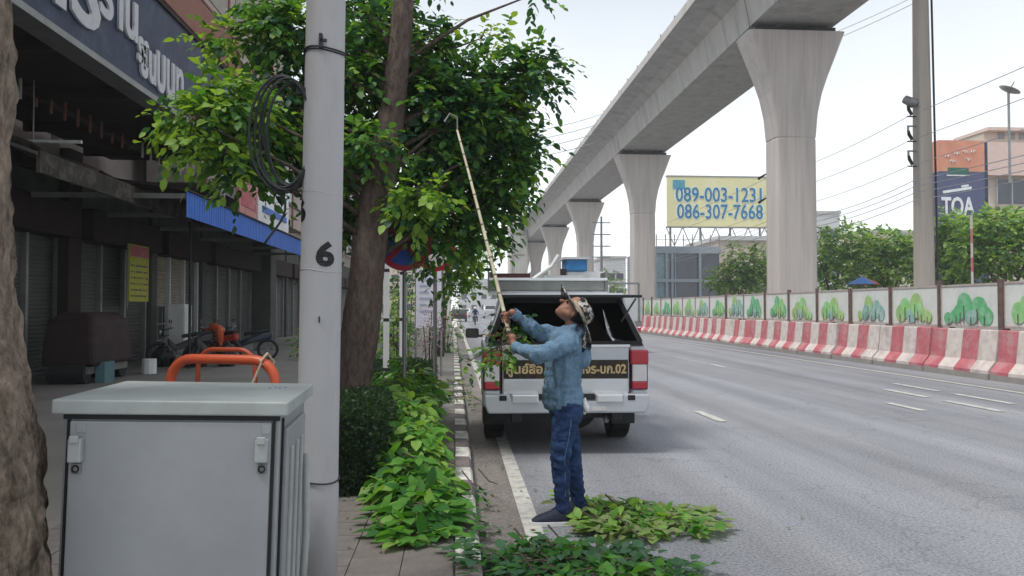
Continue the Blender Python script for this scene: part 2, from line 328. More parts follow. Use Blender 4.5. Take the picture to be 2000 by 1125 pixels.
def road_mat(m):
    n = m.node_tree; L = n.links; b = n.nodes['Principled BSDF']; src = b.inputs['Base Color'].links[0].from_socket
    g = n.nodes.new('ShaderNodeNewGeometry'); sp = n.nodes.new('ShaderNodeTexNoise'); sp.inputs['Scale'].default_value = 45; sp.inputs['Detail'].default_value = 3; sp.inputs['Roughness'].default_value = .8
    L.new(g.outputs['Position'], sp.inputs['Vector'])
    r = n.nodes.new('ShaderNodeValToRGB'); r.color_ramp.elements[0].position = .36; r.color_ramp.elements[1].position = .64
    r.color_ramp.elements[0].color = (.62, .62, .62, 1); r.color_ramp.elements[1].color = (1.38, 1.38, 1.4, 1); L.new(sp.outputs['Fac'], r.inputs[0])
    mu = n.nodes.new('ShaderNodeMixRGB'); mu.blend_type = 'MULTIPLY'; mu.inputs[0].default_value = 1; L.new(src, mu.inputs[1]); L.new(r.outputs[0], mu.inputs[2])
    # tyre-polished tracks and long streaks running with the traffic
    mp = n.nodes.new('ShaderNodeMapping'); mp.inputs['Scale'].default_value = (1.1, .035, 1); L.new(g.outputs['Position'], mp.inputs[0])
    st = n.nodes.new('ShaderNodeTexNoise'); st.inputs['Scale'].default_value = 1.3; st.inputs['Detail'].default_value = 5; L.new(mp.outputs[0], st.inputs['Vector'])
    r2 = n.nodes.new('ShaderNodeValToRGB'); r2.color_ramp.elements[0].position = .38; r2.color_ramp.elements[1].position = .62
    r2.color_ramp.elements[0].color = (.84, .84, .84, 1); r2.color_ramp.elements[1].color = (1.12, 1.12, 1.12, 1); L.new(st.outputs['Fac'], r2.inputs[0])
    m2 = n.nodes.new('ShaderNodeMixRGB'); m2.blend_type = 'MULTIPLY'; m2.inputs[0].default_value = 1; L.new(mu.outputs[0], m2.inputs[1]); L.new(r2.outputs[0], m2.inputs[2])
    # pale scuffs and hairline cracks
    vo = n.nodes.new('ShaderNodeTexVoronoi'); vo.feature = 'DISTANCE_TO_EDGE'; vo.inputs['Scale'].default_value = .55
    dn = n.nodes.new('ShaderNodeTexNoise'); dn.inputs['Scale'].default_value = 1.6; dn.inputs['Detail'].default_value = 6; L.new(g.outputs['Position'], dn.inputs['Vector'])
    ad = n.nodes.new('ShaderNodeMixRGB'); ad.blend_type = 'ADD'; ad.inputs[0].default_value = .9; L.new(g.outputs['Position'], ad.inputs[1]); L.new(dn.outputs['Color'], ad.inputs[2]); L.new(ad.outputs[0], vo.inputs['Vector'])
    r3 = n.nodes.new('ShaderNodeValToRGB'); r3.color_ramp.elements[0].position = 0; r3.color_ramp.elements[1].position = .009
    r3.color_ramp.elements[0].color = (.72, .72, .72, 1); r3.color_ramp.elements[1].color = (1, 1, 1, 1); L.new(vo.outputs['Distance'], r3.inputs[0])
    m3 = n.nodes.new('ShaderNodeMixRGB'); m3.blend_type = 'MULTIPLY'; m3.inputs[0].default_value = .8; L.new(m2.outputs[0], m3.inputs[1]); L.new(r3.outputs[0], m3.inputs[2])
    L.new(m3.outputs[0], b.inputs['Base Color'])
road_mat(M['asphalt']); road_mat(M['gutter'])
# ================= SETTING =================
tag(MB().box(-300, 390, -66, 416, -.4, -.02).build('ground', M['ground']), kind='structure')
tag(MB().box(.16, 11.9, -60, 400, -.2, 0).build('road', M['asphalt']), kind='structure')
tag(MB().box(.163, .62, -60, 300, -.1, .004).build('gutter_strip', M['gutter']), kind='structure')
tag(MB().box(12.6, 27, -60, 400, -.2, 0).build('far_road', M['asphalt']), kind='structure')
tag(MB().box(27, 60, -60, 400, -.2, .12).build('far_pavement', M['ground']), kind='structure')
mk = MB()
mk.add([(.47, -20, .009), (.61, -20, .009), (.63, 12, .009), (.50, 12, .009)], [(0, 1, 2, 3)])
mk.add([(.50, 12, .009), (.63, 12, .009), (.2, 140, .009), (.05, 140, .009)], [(0, 1, 2, 3)])
tag(mk.build('edge_line', M['line']), kind='structure')
mk = MB()
for y in (10.6, 19.5, 28.4, 37.3, 46.2, 55, 64): mk.add([(3.68, y, .009), (3.82, y, .009), (3.80, y + 1.1, .009), (3.67, y + 1.1, .009)], [(0, 1, 2, 3)])
for y in (11.5, 20.4, 29.3, 38): mk.add([(7.2, y, .009), (7.34, y, .009), (7.34, y + 1.0, .009), (7.2, y + 1.0, .009)], [(0, 1, 2, 3)])
for y in (11.3, 13.2): mk.add([(8.35, y, .009), (8.5, y, .009), (8.5, y + 1.4, .009), (8.35, y + 1.4, .009)], [(0, 1, 2, 3)])
for y in (12.2, 14.2): mk.add([(9.2, y, .009), (9.34, y, .009), (9.34, y + 1.5, .009), (9.2, y + 1.5, .009)], [(0, 1, 2, 3)])
mk.add([(10.55, -20, .009), (10.69, -20, .009), (10.69, 90, .009), (10.55, 90, .009)], [(0, 1, 2, 3)])
tag(mk.build('lane_markings', M['line']), kind='structure')
# sidewalk with slabs, kerb with stones
sw = tag(MB().box(-9.4, -.003, -20, 200, -.1, .105).build('sidewalk', M['ground']), kind='structure')
slabs = [MB().box(-.147, .147, -.147, .147, 0, .018).mesh('paving_slab', M['paver']) for _ in range(1)]
for i in range(-9, 0):
    for j in range(11, 34):
        x, y = i * .3 + .14, j * .3 + (.15 if i % 2 else 0)
        link('paving_slab', slabs[0], sw, (x, y, .104 + random.uniform(-.0015, .003)), (random.uniform(-.004, .004), random.uniform(-.004, .004), random.uniform(-.008, .008)))
MB
kb = tag(MB().box(.002, .155, -20, 2.98, -.1, .12).build('kerb', M['kerbw']), kind='structure')
ks = []
for m in (M['kerbw'], M['kerbr']):
    ks.append(MB().prism([(0, -.1), (.165, -.1), (.155, .09), (.135, .12), (0, .125)], 1, 0, .515).mesh('kerb_stone', m))
for k in range(110):
    y = 3.0 + k * .525; link('kerb_stone', ks[(k + 1) % 2], kb, (-.0 - .0035 * max(0, y - 8), y, random.uniform(-.004, .004)), (0, 0, random.uniform(-.006, .006)))
MB().box(-.35, .15, 60.8, 200, -.1, .12).build('far_kerb', M['kerbw'], kb)
gut = [(.9, 4.6), (1.2, 6.9)]

# ================= VIADUCT =================
PY = [6.4 + 30 * i for i in range(-1, 7)]
VX = 16.42; VZ = .42
prof = [(-2.05, 15.0), (2.05, 15.0), (2.35, 16.55), (3.0, 16.85), (4.15, 17.05), (4.15, 17.55), (3.95, 17.55), (3.95, 17.3), (-3.95, 17.3), (-3.95, 17.55), (-4.15, 17.55), (-4.15, 17.05), (-3.0, 16.85), (-2.35, 16.55)]
via = thing('elevated_viaduct', 'long grey concrete rail viaduct with a box girder running overhead along the road', 'viaduct', (VX, 0, VZ))
spans = {}
for i in range(len(PY) - 1):
    mb = MB()
    L = 30.0; ns = 10
    for q in range(ns):
        a = q * L / ns + (.06 if q == 0 else .03); b = (q + 1) * L / ns - (.06 if q == ns - 1 else .0)
        mb.prism(prof, 1, a, b)
    if not spans: spans['a'] = mb.mesh('girder_span', M['conc'])
    s = link('girder_span', spans['a'], via, (0, PY[i], 0))
rl = MB()
for side in (-4.05, 4.05):
    for q in range(int(210 / 3)):
        rl.box(side - .03, side + .03, PY[0] + q * 3, PY[0] + q * 3 + .06, 17.55, 17.8)
rl.build('edge_stubs', M['steel'], via)['kind'] = 'stuff'
# rounded-rectangle sections for the piers
def rrect(hx, hy, r, z):
    pts = []
    for cx, cy, a0 in ((hx - r, hy - r, 0), (-hx + r, hy - r, 90), (-hx + r, -hy + r, 180), (hx - r, -hy + r, 270)):
        for k in range(4): t = R(a0 + 30 * k); pts.append((cx + r * math.cos(t), cy + r * math.sin(t), z))
    return pts
secs = []
for z, hx, hy in [(0, 1.02, .7), (9.75, 1.0, .7), (9.78, .98, .68), (9.84, .98, .68), (9.87, 1.01, .7), (11, 1.10, .74), (12, 1.30, .78), (12.9, 1.60, .83), (13.7, 1.92, .86), (14.5, 2.22, .9), (14.97, 2.40, .92)]:
    secs.append(rrect(hx, hy, .16, z))
def pier(y, label):
    t = thing('viaduct_pier', label, 'pier', (VX - .05, y, 0), group='concrete piers carrying the viaduct')
    if 'p' not in spans:
        mb = MB().loft(secs); spans['p'] = mb.mesh('column', M['pier'])
        mb = MB()
        for sx_ in (-1, 1): mb.box(sx_ * 1.3 - .45, sx_ * 1.3 + .45, -.4, .4, 14.97, 15.39)
        mb.box(-2.0, 2.0, -.7, .7, 14.98, 15.22); spans['b'] = mb.mesh('bearing', M['dark'])
    link('column', spans['p'], t); link('bearing', spans['b'], t)
for y, lab in zip(PY[2:], ['tallest and nearest flared concrete pier, right of the billboard', 'second flared concrete pier, just left of the yellow billboard',
                           'third flared pier, behind the blue crate on the lorry', 'fourth flared pier, small and partly hidden behind the pickup roof',
                           'fifth flared pier, tiny in the distance beside the grey tower', 'sixth flared pier, the farthest one of the row']):
    pier(y, lab)
# grey stair tower at the far end of the viaduct
a = P(999, 417, 150)
tw = thing('station_tower', 'tall plain grey concrete tower where the viaduct ends in the distance', 'tower', (a.x, 150, 0))
mb = MB(); mb.box(0, 3.2, 0, 6, 0, a.z); mb.build('wall', M['conc'], tw, bevel=.1)
mb = MB(); mb.box(-.35, .05, -.3, 6, 0, a.z + .2); mb.build('edge_column', M['pier'], tw)
[MB().box(.6, 2.6, -.06, .02, z, z + .12).build('ledge', M['dark'], tw) for z in (4, 8, 12, 16)]

# ================= BARRIERS and FENCE =================
BX = 11.78
bprof = [(0, 0), (.78, 0), (.78, .2), (.60, .42), (.52, 1.12), (.26, 1.12), (.18, .42), (0, .2)]
def barrier_mesh(first):
    mb = MB(); L = 2.34 / 4
    mb.prism([(0, 0), (.78, 0), (.78, .14), (0, .14)], 1, 0, 2.34, 2)
    up = [(0.004, .14), (.776, .14), (.776, .21), (.60, .42), (.52, 1.10), (.50, 1.12), (.28, 1.12), (.26, 1.10), (.18, .42), (0.004, .21)]
    for q in range(4):
        mb.prism(up, 1, q * L, (q + 1) * L - .001, (q + first) % 2)
    return mb.mesh('traffic_barrier', [M['bw'], M['br'], M['bf']])
bms = [barrier_mesh(0), barrier_mesh(1)]
nb = 46
for k in range(nb):
    y = 11.56 + k * 2.38
    f = 1 if k in (3, 8, 15, 16, 23) else 0
    o = link('traffic_barrier', bms[f], None, (BX + random.uniform(-.035, .035), y, random.uniform(-.012, .004)), (random.uniform(-.004, .004), random.uniform(-.012, .012), random.uniform(-.012, .012)))
    if k < 8:
        lab = ['red and white concrete barrier at the right edge, the nearest of the row', 'second nearest red and white concrete barrier in the row', 'third nearest red and white concrete barrier, below the fence tree panels',
               'fourth nearest striped concrete barrier, its red end touching another red stripe', 'fifth nearest striped concrete barrier in the roadside row', 'sixth nearest striped concrete barrier in the roadside row',
               'seventh nearest striped concrete barrier in the roadside row', 'eighth nearest striped concrete barrier in the roadside row'][k]
    else:
        lab = 'striped red and white concrete barrier farther along the median row'
    tag(o, lab, 'barrier', 'red and white barriers along the median')
fx = BX + .45
fence = thing('median_fence', 'white panel fence with green tree pictures above the striped barriers', 'fence', (fx, 0, 0))
cols = [M['g1'], M['g2'], M['g3'], M['g4'], M['fpost']]
def oval(mb, cy, cz, ry, rz, mi, x):
    n = 14; vs = [(x, cy + ry * math.cos(2 * math.pi * i / n), cz + rz * math.sin(2 * math.pi * i / n)) for i in range(n)]
    mb.add(vs + [(x + .012, v[1], v[2]) for v in vs], [tuple(range(n))] + [(i, (i + 1) % n, n + (i + 1) % n, n + i) for i in range(n)], mi)
prints = []
for v in range(6):
    random.seed(40 + v); mb = MB(); x = -.04
    base = [[0, 0, 0, 3], [1, 1, 1, 2], [3, 3, 0, 2], [2, 2, 3, 2], [3, 0, 3, 2], [1, 0, 1, 3]][v]
    yy = 1.65
    hs = [1.0, .86, .66, .50, .40]
    for q, (cy, cz, ry, rz) in enumerate([(1.62, .34, .22, .26), (1.40, .52, .24, .30), (.98, .60, .24, .36), (1.20, .30, .2, .2), (.72, .32, .17, .2), (.86, .42, .2, .22), (.48, .26, .14, .17)]):
        cy = 2.1 - cy if v % 2 else cy
        oval(mb, cy + random.uniform(-.05, .05), cz + random.uniform(-.04, .04), ry, rz, base[q % 4], x - .003 * q)
        mb.box(x - .024, x - .02, cy - .012, cy + .012, .08, cz, 4)
    prints.append(mb.mesh('tree_print', cols))
random.seed(9)
frame_me = MB()
for (y0, y1, z0, z1) in ((.03, 2.13, 0, .05), (.03, 2.13, .99, 1.04), (.03, .07, 0, 1.04), (2.09, 2.13, 0, 1.04)): frame_me.box(-.035, .015, y0, y1, z0, z1)
frame_me = frame_me.mesh('panel_frame', mat('panel_frame_grey', (.42, .38, .35), .7, dirt=(.25, .1, .08), dirts=6))
panel_me = MB().box(-.02, .01, .05, 2.11, .03, 1.01).mesh('panel', M['panel'])
post_me = MB().box(-.06, .03, -.05, .03, -.05, 1.12).mesh('post', M['fpost'])
pat = [0, 0, 1, 4, 3, 4, 2, 5, 1, 3]
for k in range(46):
    y = 12.0 + k * 2.2; z = 1.15
    p = link('panel', panel_me, fence, (random.uniform(-.02, .02), y, z + random.uniform(-.012, .012)), (0, 0, random.uniform(-.01, .01)))
    sc_ = random.uniform(.92, 1.16); link('tree_print', prints[pat[k] if k < len(pat) else random.randrange(6)], p, (0, 1.05 * (1 - sc_) + random.uniform(-.08, .08), .0), None, (1, sc_, random.uniform(.85, 1.06)))
    link('panel_frame', frame_me, p)
    link('post', post_me, fence, (0, y, z), (0, 0, 0), (1, random.choice((1, 1, 1.8)), random.uniform(.95, 1.05)))

# ================= UTILITY POLE, WIRES =================
def upole(x, y, h, label, arms=True):
    t = thing('utility_pole', label, 'pole', (x, y, 0), group='concrete utility poles behind the fence')
    mb = MB(); mb.loft([rrect(.31, .3, .06, 0), rrect(.27, .25, .06, h * .4), rrect(.17, .17, .04, h)]); mb.build('shaft', M['upole'], t)
    for z in (9.75, 8.75, 7.75):
        mb = MB(); mb.box(-.62, -.2, -.03, .03, z + .1, z + .16); mb.box(-.62, -.56, -.03, .03, z - .1, z + .1); mb.build('bracket', M['steel'], t)
        mb = MB(); mb.tube([(-.58, 0, z - .05), (-.55, 0, z - .2), (-.42, 0, z - .42)], [.05, .07, .06], 8); mb.box(-.62, -.12, -.03, .03, z - .5, z - .46); mb.build('insulator', M['dark'], t)
    return t
t = upole(18.62, 29.3, 22, 'nearest tall square concrete utility pole, right of the big pier')
mb = MB(); mb.tube([(.2, -.3, 22), (.25, -.3, 16), (.3, -.32, 10), (.33, -.34, 5), (.35, -.34, 0)], .04, 6); mb.build('down_cable', M['cable'], t)
mb = MB(); mb.tube([(-.75, -.05, 9.95), (-.4, -.05, 9.8), (-.1, -.05, 9.85)], [.16, .2, .1], 10); mb.build('camera_housing', M['steel'], t, smooth=True)
t = upole(P(1545, 600, 43.5).x, 43.5, 15, 'farther concrete utility pole hidden behind the big pier, its arms sticking out left')
for z in (9.6, 8.2):
    mb = MB(); mb.tube([(-.1, 0, z), (-.9, 0, z + .1), (-1.5, 0, z - .2), (-1.9, 0, z - .45)], [.05, .06, .05, .08], 8); mb.build('curved_arm', M['cable'], t, smooth=True)
def wire(name, label, pts, r=.02, grp=None, sag=0.0):
    pts = [Vector(p) for p in pts]; out_ = []
    for a, b in zip(pts, pts[1:]):
        for i in range(12):
            s = i / 12; q = a.lerp(b, s); q.z -= sag * 4 * s * (1 - s); out_.append(q)
    out_.append(pts[-1]); mb = MB(); mb.tube(out_, r, 5); return tag(mb.build(name, M['wire']), label, 'wire', grp)
M['wire'] = mat('wire_grey', (.36, .37, .39), .6)
for i, z in enumerate((9.28, 8.28, 7.28)):
    wire('overhead_wire', ['highest of the three thin wires on the concrete pole brackets', 'middle of the three thin wires on the concrete pole brackets', 'lowest of the three thin wires on the concrete pole brackets'][i],
         [(18.1, -5, z + .9), (18.05, 29.3, z), (18.1, 43.5, z - .1), (18.1, 90, z - .1), (18.1, 150, z - .1)], .013, 'power lines parallel to the road', .25)
for i, z in enumerate((6.7, 6.45, 6.2, 5.9)):
    wire('telephone_wire', ['uppermost wire of the low telephone bundle under the power lines', 'second wire down of the low telephone bundle', 'third wire down of the low telephone bundle', 'lowest sagging wire of the low telephone bundle'][i], [(18.25, -5, z + .5), (18.25, 29.3, z), (18.25, 43.5, z), (18.25, 90, z), (18.25, 150, z)], .015, 'low bundle of telephone wires', .45)
for i in range(4):
    wire('crossing_wire', ['topmost of the four thin wires between the leaves and the viaduct', 'second thin wire between the leaves and the viaduct', 'third thin wire between the leaves and the viaduct', 'lowest thin wire between the leaves and the viaduct'][i],
         [P(960, 268 + i * 17, 62), P(1260, 190 + i * 17, 70)], .03, 'wires crossing behind the viaduct', .6)
for i in range(2):
    wire('high_wire', ['upper of two thin wires above the big pier head', 'lower of two thin wires above the big pier head'][i], [P(1600, 75 + i * 14, 60), P(1860, -45 + i * 12, 52)], .028, 'wires above the big pier head', .2)
# street-lamp pylon in the distance
t = thing('distant_power_pole', 'thin distant power pole with four crossarms, left of the second pier', 'pole', (P(1175, 600, 90).x, 90, 0))
mb = MB(); mb.cyl((0, 0, 0), (0, 0, 12.5), .2, .12); mb.build('mast', M['steel'], t)
for z in (7.6, 8.9, 10.3, 11.7): MB().box(-1.1, 1.1, -.06, .06, z, z + .12).build('crossarm', M['steel'], t)

# haze
hz = MB().box(-330, 420, -70, 420, -1.4, 27).build('haze', []); hz['kind'] = 'stuff'
hm = bpy.data.materials.new('haze_air'); hm.use_nodes = True; hn = hm.node_tree; hn.nodes.clear(); ho = hn.nodes.new('ShaderNodeOutputMaterial'); hv = hn.nodes.new('ShaderNodeVolumePrincipled')
hv.inputs['Color'].default_value = (.93, .95, .97, 1); hv.inputs['Density'].default_value = .0011; hn.links.new(hv.outputs[0], ho.inputs['Volume']); hz.data.materials.clear(); hz.data.materials.append(hm)
# ================= FAR TREES =================
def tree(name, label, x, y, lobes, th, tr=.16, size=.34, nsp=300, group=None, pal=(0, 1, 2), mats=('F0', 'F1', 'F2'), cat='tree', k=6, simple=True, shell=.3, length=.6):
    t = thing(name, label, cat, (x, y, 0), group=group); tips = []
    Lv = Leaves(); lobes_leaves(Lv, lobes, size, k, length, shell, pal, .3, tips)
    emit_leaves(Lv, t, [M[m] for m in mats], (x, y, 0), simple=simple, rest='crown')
    mb = MB(); mb.tube([(0, 0, 0), (.1, .05, th * .5), (0, 0, th)], [tr, tr * .8, tr * .6], 8); mb.build('trunk', M['bark'], t, smooth=True)
    mb = MB()
    for (c, r, n) in lobes:
        c = Vector(c) - Vector((x, y, 0)); mb.tube([(0, 0, th * .8), (c.x * .5, c.y * .5, (th + c.z) * .5), (c.x, c.y, c.z)], [tr * .6, tr * .4, tr * .15], 6)
    mb.build('limb', M['bark'], t, smooth=True)
    return t
def lob(px, py, Y, rx, rz, n, ry=None): p = P(px, py, Y); return ((p.x, p.y, p.z), (rx, ry or rx, rz), n)
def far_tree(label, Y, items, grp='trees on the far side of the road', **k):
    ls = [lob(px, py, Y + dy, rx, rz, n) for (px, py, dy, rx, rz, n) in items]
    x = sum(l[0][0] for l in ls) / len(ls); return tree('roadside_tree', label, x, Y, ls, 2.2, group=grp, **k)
far_tree('dark rounded tree directly right of the big pier', 50, [(1650, 470, 0, 1.9, 1.4, 260), (1640, 520, 0, 2.0, 1.5, 240), (1600, 505, -1, 1.3, 1.3, 120)])
far_tree('light green spreading tree left of the square utility pole', 47, [(1735, 475, 0, 1.9, 1.0, 240), (1720, 520, 0, 2.1, 1.5, 260), (1780, 500, 0, 1.3, 1.3, 140), (1690, 545, 0, 1.5, 1.2, 120)])
far_tree('broad tree between the square utility pole and the red and white post', 42, [(1870, 445, 0, 1.5, .8, 240), (1860, 490, 0, 1.8, 1.2, 240), (1840, 530, 0, 1.6, 1.1, 180)])
far_tree('bright green spreading tree at the right edge behind the fence', 38, [(1960, 440, 0, 1.8, .9, 330), (2040, 450, 0, 1.6, 1.0, 140), (1960, 495, 0, 1.9, .8, 260), (1900, 480, 0, 1.0, .9, 120), (1930, 530, 1, 1.6, .7, 100)])
far_tree('round bright tree in front of the grey glass building', 62, [(1455, 510, 0, 2.0, 1.7, 330), (1440, 550, 0, 2.2, 1.3, 220), (1405, 545, 0, 1.1, .9, 90), (1475, 540, 0, 1.6, 1.6, 130)])
# hedge mass closing the far side
random.seed(3)
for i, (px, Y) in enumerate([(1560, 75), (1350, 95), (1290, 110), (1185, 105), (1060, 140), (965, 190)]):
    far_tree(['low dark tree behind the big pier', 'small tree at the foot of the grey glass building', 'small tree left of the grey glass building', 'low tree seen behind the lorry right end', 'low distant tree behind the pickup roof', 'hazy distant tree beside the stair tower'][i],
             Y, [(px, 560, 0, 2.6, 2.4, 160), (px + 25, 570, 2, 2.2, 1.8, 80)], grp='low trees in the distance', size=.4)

# ================= FAR BUILDINGS =================
M['bluegrey'] = mat('blue_grey_wall', (.33, .37, .42), .7, var=.08, dirt=(.25, .28, .32), dirts=1)
M['pglass'] = mat('window_glass', (.045, .055, .085), .12, spec=.7, var=.3, vs_=1)
M['tglass'] = mat('teal_glass', (.20, .33, .36), .2, spec=.6)
M['beige'] = mat('beige_wall', (.56, .48, .41), .9, var=.06, dirt=(.45, .38, .33), dirts=.6)
M['pinkb'] = mat('pale_pink_wall', (.66, .50, .45), .9, var=.06)
M['pale'] = mat('pale_concrete', (.55, .56, .57), .9, var=.06)
a, b = P(1283, 600, 80), P(1405, 482, 80); x0, x1, zt = a.x, b.x, b.z
bl = thing('glass_building', 'two-storey blue-grey building with dark glass windows below the billboard', 'building', (x0, 80, 0)); W = x1 - x0
MB().box(0, W, .2, 14, 0, zt - .2).build('wall', M['pale'], bl)
z1 = P(1300, 545, 80).z; z2 = P(1300, 495, 80).z
mb = MB(); mb.box(-.1, W + .1, -.3, .2, z2, zt); mb.build('parapet', M['bluegrey'], bl)
MB().box(-.1, W + .1, -.3, .2, z1 - .35, z1).build('floor_band', M['bluegrey'], bl)
MB().box(-.1, W + .6, -.6, .2, 2.0, 2.7).build('lower_ledge', M['bluegrey'], bl)
zs = [(2.7, z1 - .35), (z1, z2)]
for k, (xa, xb) in enumerate([(.0, .9), (2.0, 4.5), (4.75, W)]):
    for (za, zb) in zs:
        o = MB().box(xa, xb, .05, .19, za, zb).build('window', M['tglass'] if k == 0 else M['pglass'], bl)
        MB().box(xa - .12, xa, -.2, .15, za, zb).build('frame', M['bluegrey'], o)
for xa in (.9, 1.5, 4.5): MB().box(xa, xa + .25, -.28, .18, 0, z2).build('mullion', M['bluegrey'], bl)
rl = MB()
for q in range(8): rl.box(q * W / 7 - .04, q * W / 7 + .04, 0, .08, zt, zt + 1.3)
rl.box(0, W, 0, .06, zt + .7, zt + .75); rl.build('roof_railing', M['steel'], bl)
# wing on the right
a, b = P(1405, 600, 84), P(1500, 470, 84)
wg = thing('beige_annex', 'plain beige building partly hidden behind the round bright tree', 'building', (a.x, 84, 0))
MB().box(0, b.x - a.x + 4, 0, 12, 0, b.z).build('wall', M['beige'], wg); MB().box(-.2, b.x - a.x + 4.2, -.2, 12, b.z, b.z + .5).build('roof_edge', M['pale'], wg)
for q in range(3): MB().box(.8 + q * 2.2, 2.2 + q * 2.2, -.04, .05, 3.6, 4.8).build('window', M['pglass'], wg)
# billboard
a, b = P(1304, 442, 92), P(1560, 348, 92)
bb = thing('billboard', 'yellow roadside billboard with two blue telephone numbers', 'billboard', (a.x, 92, 0)); W = b.x - a.x
MB().box(0, W, 0, .4, a.z, b.z).build('board', mat('billboard_yellow', (.66, .63, .36), .6, var=.06, dirt=(.74, .71, .56), dirts=.4), bb)
MB().box(-.1, W + .1, -.05, .45, a.z - .15, a.z).build('frame', M['steel'], bb); MB().box(-.1, W + .1, -.05, .45, b.z, b.z + .15).build('frame', M['steel'], bb)
for q in range(5): MB().cyl((.5 + q * W / 4.4, .6, 0), (.5 + q * W / 4.4, .6, b.z), .14, n=8).build('support', M['steel'], bb)
rl = MB()
for q in range(9):
    rl.tube([(q * W / 8, .7, 7), (q * W / 8 + W / 8, .7, a.z)], .06, 5); rl.tube([(q * W / 8 + W / 8, .7, 7), (q * W / 8, .7, a.z)], .06, 5)
rl.build('lattice', M['steel'], bb)
M['numb'] = mat('number_blue', (.03, .16, .33), .6, dirt=(.05, .3, .5), dirts=2)
M['halo'] = mat('number_outline', (.70, .78, .70), .6)
for s, py in (('089-003-1231', 382), ('086-307-7668', 415)):
    p0, p1 = P(1322, py, 92), P(1490, py, 92); c = (p0 + p1) / 2 - Vector((a.x, 92, 0))
    text(s, 'telephone_number', M['halo'], bb, (c.x, -.02, c.z), (R(90), 0, 0), 2.5, .01, .11, width=p1.x - p0.x + .35)
    text(s, 'telephone_number', M['numb'], bb, (c.x, -.06, c.z), (R(90), 0, 0), 2.5, .01, .035, width=p1.x - p0.x)
c = P(1325, 361, 92) - Vector((a.x, 92, 0)); MB().box(c.x - .7, c.x + .8, -.05, 0, c.z - .55, c.z + .6).build('badge', mat('badge_blue', (.06, .28, .38), .6, dirt=(.4, .55, .6), dirts=3), bb)
# advertising pylon
a, b = P(1836, 470, 58), P(1922, 275, 58)
py_ = thing('sign_pylon', 'tall orange and navy advertising pylon lettered TOA behind the trees', 'sign', (a.x, 58, 0)); W = b.x - a.x
zm = P(1880, 335, 58).z
MB().box(0, W, 0, 1.2, 2.5, zm).build('navy_panel', mat('pylon_navy', (.085, .10, .19), .5, var=.08), py_)
MB().box(0, W, -.02, 1.22, zm, b.z).build('orange_panel', mat('pylon_orange', (.60, .25, .17), .6, var=.12, vs_=.8, dirt=(.66, .42, .28), dirts=.7), py_)
MB().box(W, W + .35, .1, 1.3, 2.5, b.z - .1).build('side_panel', M['navy'], py_)
wl = mat('pylon_white', (.75, .77, .80), .6)
p = P(1868, 405, 58); text('TOA', 'lettering', wl, py_, (p.x - a.x + .1, -.04, p.z), (R(90), 0, 0), 2.0, .02, .05, width=2.75)
p = P(1872, 372, 58); o = MB().box(-1.3, 1.1, -.03, 0, -.05, .16).build('white_strip', wl, py_, loc=(p.x - a.x, 0, p.z), rot=(0, R(-9), 0)); MB().box(.3, .9, -.03, 0, .2, .36).build('white_strip', wl, py_, loc=(p.x - a.x, 0, p.z), rot=(0, R(-9), 0))
p = P(1871, 334, 58); MB().box(-.85, .85, -.06, -.02, -.26, .26).build('green_plate', mat('plate_green', (.03, .14, .10), .5), py_, loc=(p.x - a.x, 0, p.z)); MB().box(-.95, .95, -.04, -.02, -.4, -.3).build('white_strip', wl, py_, loc=(p.x - a.x, 0, p.z))
for q, (px, py0) in enumerate([(1850, 305), (1868, 300), (1884, 297), (1900, 296), (1860, 315), (1890, 312)]):
    p = P(px, py0, 58); MB().tube([(-.2, 0, random.uniform(-.1, .1)), (-.1, 0, .12), (0, 0, -.1), (.1, 0, .1), (.22, 0, random.uniform(-.12, .05))], .035, 5).build('script_stroke', wl, py_, loc=(p.x - a.x, -.05, p.z))
text('', 'x', wl, None, (0, 0, 0), (0, 0, 0), 1) if False else None
# pink beige building with ribbon windows
a, b = P(1926, 600, 66), P(2140, 262, 66)
pk = thing('apartment_building', 'pale pink and beige building with a band of dark windows at the right edge', 'building', (a.x, 66, 0)); W = b.x - a.x
MB().box(0, W, 0, 4, 0, b.z).build('wall', M['beige'], pk)
z0 = P(1930, 385, 66).z; z1 = P(1930, 350, 66).z; z2 = P(1930, 282, 66).z
MB().box(-.3, W, -1.0, 0, z1 + .2, z2).build('balcony_band', M['pinkb'], pk)
for q in range(6):
    o = MB().box(1.2 + q * 1.45, 2.5 + q * 1.45, -.05, .04, z0 - .6, z1).build('window', M['pglass'], pk)
    MB().box(1.1 + q * 1.45, 1.2 + q * 1.45, -.12, .02, z0 - .6, z1).build('frame', M['pale'], o)
for q in range(4): MB().box(1.4 + q * 1.0, 2.0 + q * 1.0, -.04, .05, z2 + .5, z2 + 1.3).build('vent', M['steel'], pk)
MB().box(-.1, W, -.8, 4.1, b.z, b.z + .3).build('roof_edge', M['pinkb'], pk)
d_ = P(1880, 215, 66)
dt = thing('satellite_dish', 'grey satellite dish on a thin mast above the TOA pylon', 'dish', (d_.x, 60.2, 0))
MB().cyl((0, 0, 12), (0, 0, d_.z), .1, n=6).build('mast', M['steel'], dt)
mb = MB(); n = 14; vs = [(0, 0, 0)]
for r_ in (.45, .85):
    for i in range(n): t_ = 2 * math.pi * i / n; vs.append((r_ * math.cos(t_), r_ * math.sin(t_), .28 * r_ * r_))
fs = [(0, 1 + i, 1 + (i + 1) % n) for i in range(n)] + [(1 + i, 1 + n + i, 1 + n + (i + 1) % n, 1 + (i + 1) % n) for i in range(n)]
mb.add(vs, fs); o = mb.build('reflector', M['steel'], dt, smooth=True, loc=(0, 0, d_.z), rot=(R(12), R(24), 0)); sm = o.modifiers.new('thick', 'SOLIDIFY'); sm.thickness = .04
MB().tube([(0, 0, 0), (.3, -.3, .8)], .05, 6).build('feed_arm', M['steel'], dt, loc=(0, 0, d_.z))
